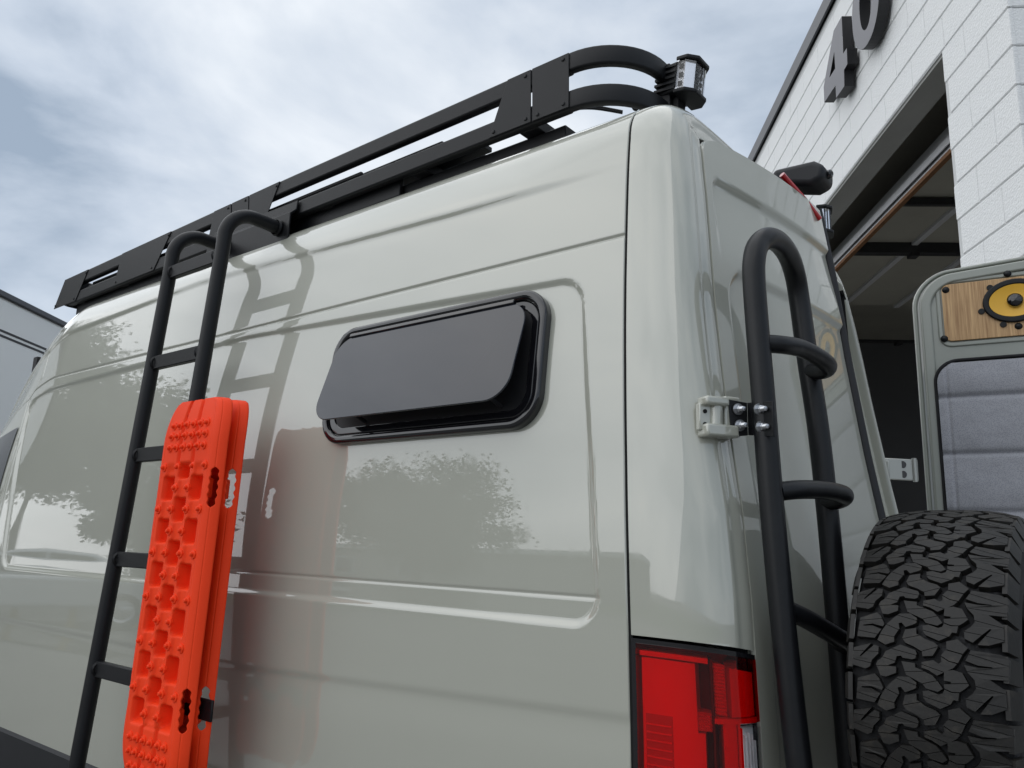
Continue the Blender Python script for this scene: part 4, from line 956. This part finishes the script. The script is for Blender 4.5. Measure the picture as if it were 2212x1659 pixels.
def se(w, h, n=48, p=2.15):
    return [(cs_ + w * math.copysign(abs(math.cos(t)) ** (2 / p), math.cos(t)), cz_ + h * math.copysign(abs(math.sin(t)) ** (2 / p), math.sin(t))) for t in np.linspace(0, 2 * math.pi, n, endpoint=False)]
poly_holed('digit', se(ws_, hh), [se(ws_ * .42, hh * .62)], .012, .085, num)

# ================================================================== white trailer far left
tr0 = np.array(on(-260, 560, 2, 3.55)); tdir = unit(np.array(on(130, 690, 2, 3.55)) - np.array(on(0, 625, 2, 3.55))); tn = np.array((tdir[1], -tdir[0], 0)); tn = tn if tn @ (C - tr0) > 0 else -tn
tp0 = np.array(on(0, 625, 2, 3.55))
trl = empty('white_trailer', (float(tp0[0]), float(tp0[1]), 0), 'tall white box trailer with dark roof edge and twin dark stripes', 'trailer')
def tq(s, z, d): return np.array((tp0[0], tp0[1], 0)) + tdir * s + tn * d + np.array((0, 0, z))
part('box_body', MB().box(tq(2.6, 2.2, -1.2), (tdir, tn, Z_), (3.2, 1.2, 1.30)), M_['white'], trl, bevel=.03)
part('roof_edge', MB().box(tq(2.6, 3.52, -1.2), (tdir, tn, Z_), (3.22, 1.22, .028)), M_['flash'], trl, bevel=.01)
zs1 = float(onp(0, 713, tp0, tn)[2]); zs2 = float(onp(0, 724, tp0, tn)[2])
for z in (zs1, zs2): part('stripe', MB().box(tq(2.6, z, .001), (tdir, tn, Z_), (3.19, .002, .010)), M_['beam'], trl)
for s in (2.2, 3.2):
    for d in (-.15, -2.25):
        w_ = part('wheel', MB().lathe([(-.11, .22), (-.12, .34), (-.09, .38), (.09, .38), (.12, .34), (.11, .22)], tq(s, .38, d), tn, 32), M_['rubber'], trl, smooth=True)
        part('rim', MB().lathe([(-.09, .0), (-.06, .2), (-.10, .225), (.10, .225), (.06, .2), (.05, 0)], tq(s, .38, d), tn, 24), M_['steel'], w_, smooth=True)
part('chassis', MB().box(tq(2.6, .8, -1.2), (tdir, tn, Z_), (3.0, .9, .10)), M_['beam'], trl)

# ================================================================== what the van's paint mirrors: the far side of the lot
struct('verge', MB().abox((-60, -60, .004), (40, -22.5, .11)), M_['lawn'])
struct('kerb', MB().abox((-60, -22.5, .0), (40, -22.3, .13)), M_['kerb'])
struct('verge', MB().abox((-60, -22.2, .004), (-16.6, 12, .11)), M_['lawn'])
struct('kerb', MB().abox((-16.6, -22.2, .0), (-16.4, 12, .13)), M_['kerb'])
def leaf_cloud(c, rad, n, size, rng):
    mb = MB(); vs = []; fs = []
    nc = 60; cc = rng.normal(size=(nc, 3)); cc /= np.linalg.norm(cc, axis=1)[:, None]; cc *= (rng.rand(nc, 1) ** .45) * np.array(rad) * .86
    k_ = rng.randint(0, nc, n); pts = cc[k_] + rng.normal(size=(n, 3)) * np.array(rad) * .115 + np.array(c)
    ax = rng.normal(size=(n, 3)); ax /= np.linalg.norm(ax, axis=1)[:, None]; bx = np.cross(ax, rng.normal(size=(n, 3))); bx /= np.linalg.norm(bx, axis=1)[:, None]
    sz = size * (.6 + .8 * rng.rand(n, 1)); q = [pts - ax * sz, pts + bx * sz * .5, pts + ax * sz, pts - bx * sz * .5]
    V = np.stack(q, 1).reshape(-1, 3); me = bpy.data.meshes.new('crown'); me.from_pydata(V.tolist(), [], [(4 * i, 4 * i + 1, 4 * i + 2, 4 * i + 3) for i in range(n)]); me.materials.append(M_['leaf'])
    return me, cc + np.array(c)
def tree(base, h, rad, label, seed, n=9000):
    rng = np.random.RandomState(seed); t = empty('tree', tuple(base), label, 'tree', 'trees across the car park')
    b = np.array(base, float); c = b + (0, 0, h)
    me, cc = leaf_cloud(c, rad, n, .095, rng); o = bpy.data.objects.new('crown', me); link(o, t)
    mb = MB(); pth = [b, b + (.05, .02, h * .35), b + (.0, .08, h * .7), c]
    for i, (p, q) in enumerate(zip(pth[:-1], pth[1:])):
        r0, r1 = .20 - .05 * i, .20 - .05 * (i + 1); T = unit(q - p); mb.lathe([(0, r0), (np.linalg.norm(q - p), r1)], p, T, 10)
    part('trunk', mb, M_['bark'], t, smooth=True)
    for k_ in range(14):
        q = cc[k_ * 3]; p = pth[1 + k_ % 2] + (pth[2 + k_ % 2] - pth[1 + k_ % 2]) * rng.rand(); T = unit(q - p)
        part('limb', MB().lathe([(0, .06), (np.linalg.norm(q - p), .015)], p, T, 6), M_['bark'], t, smooth=True)
def mirror_pt(u, v, dist):                                    # where the reflection at photo pixel (u, v) comes from
    y_ = .02
    for _ in range(40): p = np.array(on(u, v, 1, y_)); y_ = .5 * y_ + .5 * ys(min(max(p[2], .7), 2.55))
    sl = (ys(p[2] + .03) - ys(p[2] - .03)) / .06 if p[2] < 2.5 else .2
    n = unit((0, -1, sl)); d = ray(u, v); d = d - 2 * (d @ n) * n; return p + d / np.hypot(d[0], d[1]) * dist
for (u, v, dist, rad, lb, sd_) in ((110, 930, 15.5, (3.4, 3.4, 2.6), 'broad leafy tree on the verge behind the parked silver car', 3), (-40, 780, 19, (4.0, 4.0, 3.6), 'tall leafy tree at the far end of the verge', 5), (-330, 780, 20, (4.0, 4.0, 3.6), 'tall leafy tree beside another at the end of the verge', 6),
                               (915, 1105, 25, (3.7, 3.7, 3.1), 'rounded leafy tree in front of the low white shop building', 8), (350, 1110, 17, (1.7, 1.7, 1.4), 'small leafy tree on the verge between larger trees', 11)):
    p = mirror_pt(u, v, dist); tree((float(p[0]), float(p[1]), 0.0), float(p[2]), rad, lb, sd_, 26000)
# low white building across the lot
lb = mirror_pt(1000, 1120, 42); shop = empty('shop_building', (float(lb[0]), float(lb[1]), 0), 'low white flat-roofed building across the car park', 'building')
bx_, by_ = float(lb[0]), float(lb[1])
part('wall', MB().abox((bx_ - 14, by_ - 6, 0), (bx_ + 14, by_, 3.0)), M_['concrete'], shop)
part('roof', MB().abox((bx_ - 14.3, by_ - 6.3, 3.0), (bx_ + 14.3, by_ + .3, 3.35)), M_['white'], shop)
for k in (0, 1, 3):
    w_ = part('window', MB().abox((bx_ - 13 + 2.8 * k, by_ + .002, .9), (bx_ - 11.2 + 2.8 * k, by_ + .05, 2.3)), M_['white'], shop); part('pane', MB().abox((bx_ - 12.9 + 2.8 * k, by_ + .051, 1.0), (bx_ - 11.3 + 2.8 * k, by_ + .06, 2.2)), M_['tint'], w_)
# yellow bollards
for i, (u, dist) in enumerate(((50, 12.0), (175, 12.0), (300, 12.4))):
    p = mirror_pt(u, 1200, dist)
    o = part('bollard', MB().lathe([(0, 0), (0, .12), (.03, .12), (.03, .065), (1.02, .065), (1.06, .055), (1.08, .028), (1.085, 0)], (0, 0, 0), (0, 0, 1), 24), M_['yellow'], None, smooth=True); o.location = (float(p[0]), float(p[1]), 0)
    tag(o, ('yellow bollard at the front end of the parked car', 'yellow bollard at the middle of the parked car', 'yellow bollard at the back end of the parked car')[i], 'bollard', 'yellow bollards in the car park')

# silver car parked by the verge
cp = mirror_pt(95, 1180, 12.0); car = empty('parked_car', (float(cp[0]), float(cp[1]), 0), 'silver saloon car parked beside the verge', 'car')
ca = math.radians(-62); Ux = np.array((math.cos(ca), math.sin(ca), 0)); Uy = np.array((-math.sin(ca), math.cos(ca), 0)); Co = np.array((float(cp[0]), float(cp[1]), 0))
side = [(-2.25, .35), (-2.28, .62), (-2.1, .80), (-1.2, .93), (-.55, 1.38), (.1, 1.46), (.85, 1.40), (1.55, 1.02), (2.15, .95), (2.27, .70), (2.22, .35)]
part('body', MB().prism([(a, b) for a, b in side if b < 1.0] , Co, Ux, Z_, Uy, -.88, .88), M_['carpaint'], car, bevel=.08, seg=4)
part('cabin', MB().prism([(-1.25, .9), (-.55, 1.38), (.1, 1.46), (.85, 1.40), (1.6, .95)], Co, Ux, Z_, Uy, -.74, .74), M_['carpaint'], car, bevel=.08, seg=4)
for sg in (-1, 1):
    part('window', MB().prism([(-1.0, .97), (-.5, 1.33), (.12, 1.39), (.12, .97)], Co, Ux, Z_, Uy, sg * .735, sg * .748), M_['tint'], car)
    part('window', MB().prism([(.18, .97), (.18, 1.39), (.8, 1.33), (1.3, .97)], Co, Ux, Z_, Uy, sg * .735, sg * .748), M_['tint'], car)
    for a in (-1.38, 1.38):
        w_ = part('wheel', MB().lathe([(-.1, .2), (-.11, .29), (-.08, .32), (.08, .32), (.11, .29), (.1, .2)], Co + Ux * a + Uy * sg * .80 + np.array((0, 0, .32)), Uy, 28), M_['rubber'], car, smooth=True)
        part('rim', MB().lathe([(-.09, 0), (-.06, .17), (-.09, .205), (.09, .205), (.06, .17), (.09, 0)], Co + Ux * a + Uy * sg * .80 + np.array((0, 0, .32)), Uy, 20), M_['steel'], w_, smooth=True)
    part('headlight', MB().box(Co + Ux * -2.2 + Uy * sg * .66 + np.array((0, 0, .66)), (Ux, Uy, Z_), (.06, .16, .06)), M_['chrome'], car, bevel=.02)
    part('tail_lamp', MB().box(Co + Ux * 2.2 + Uy * sg * .66 + np.array((0, 0, .78)), (Ux, Uy, Z_), (.06, .16, .06)), M_['redsolid'], car, bevel=.02)
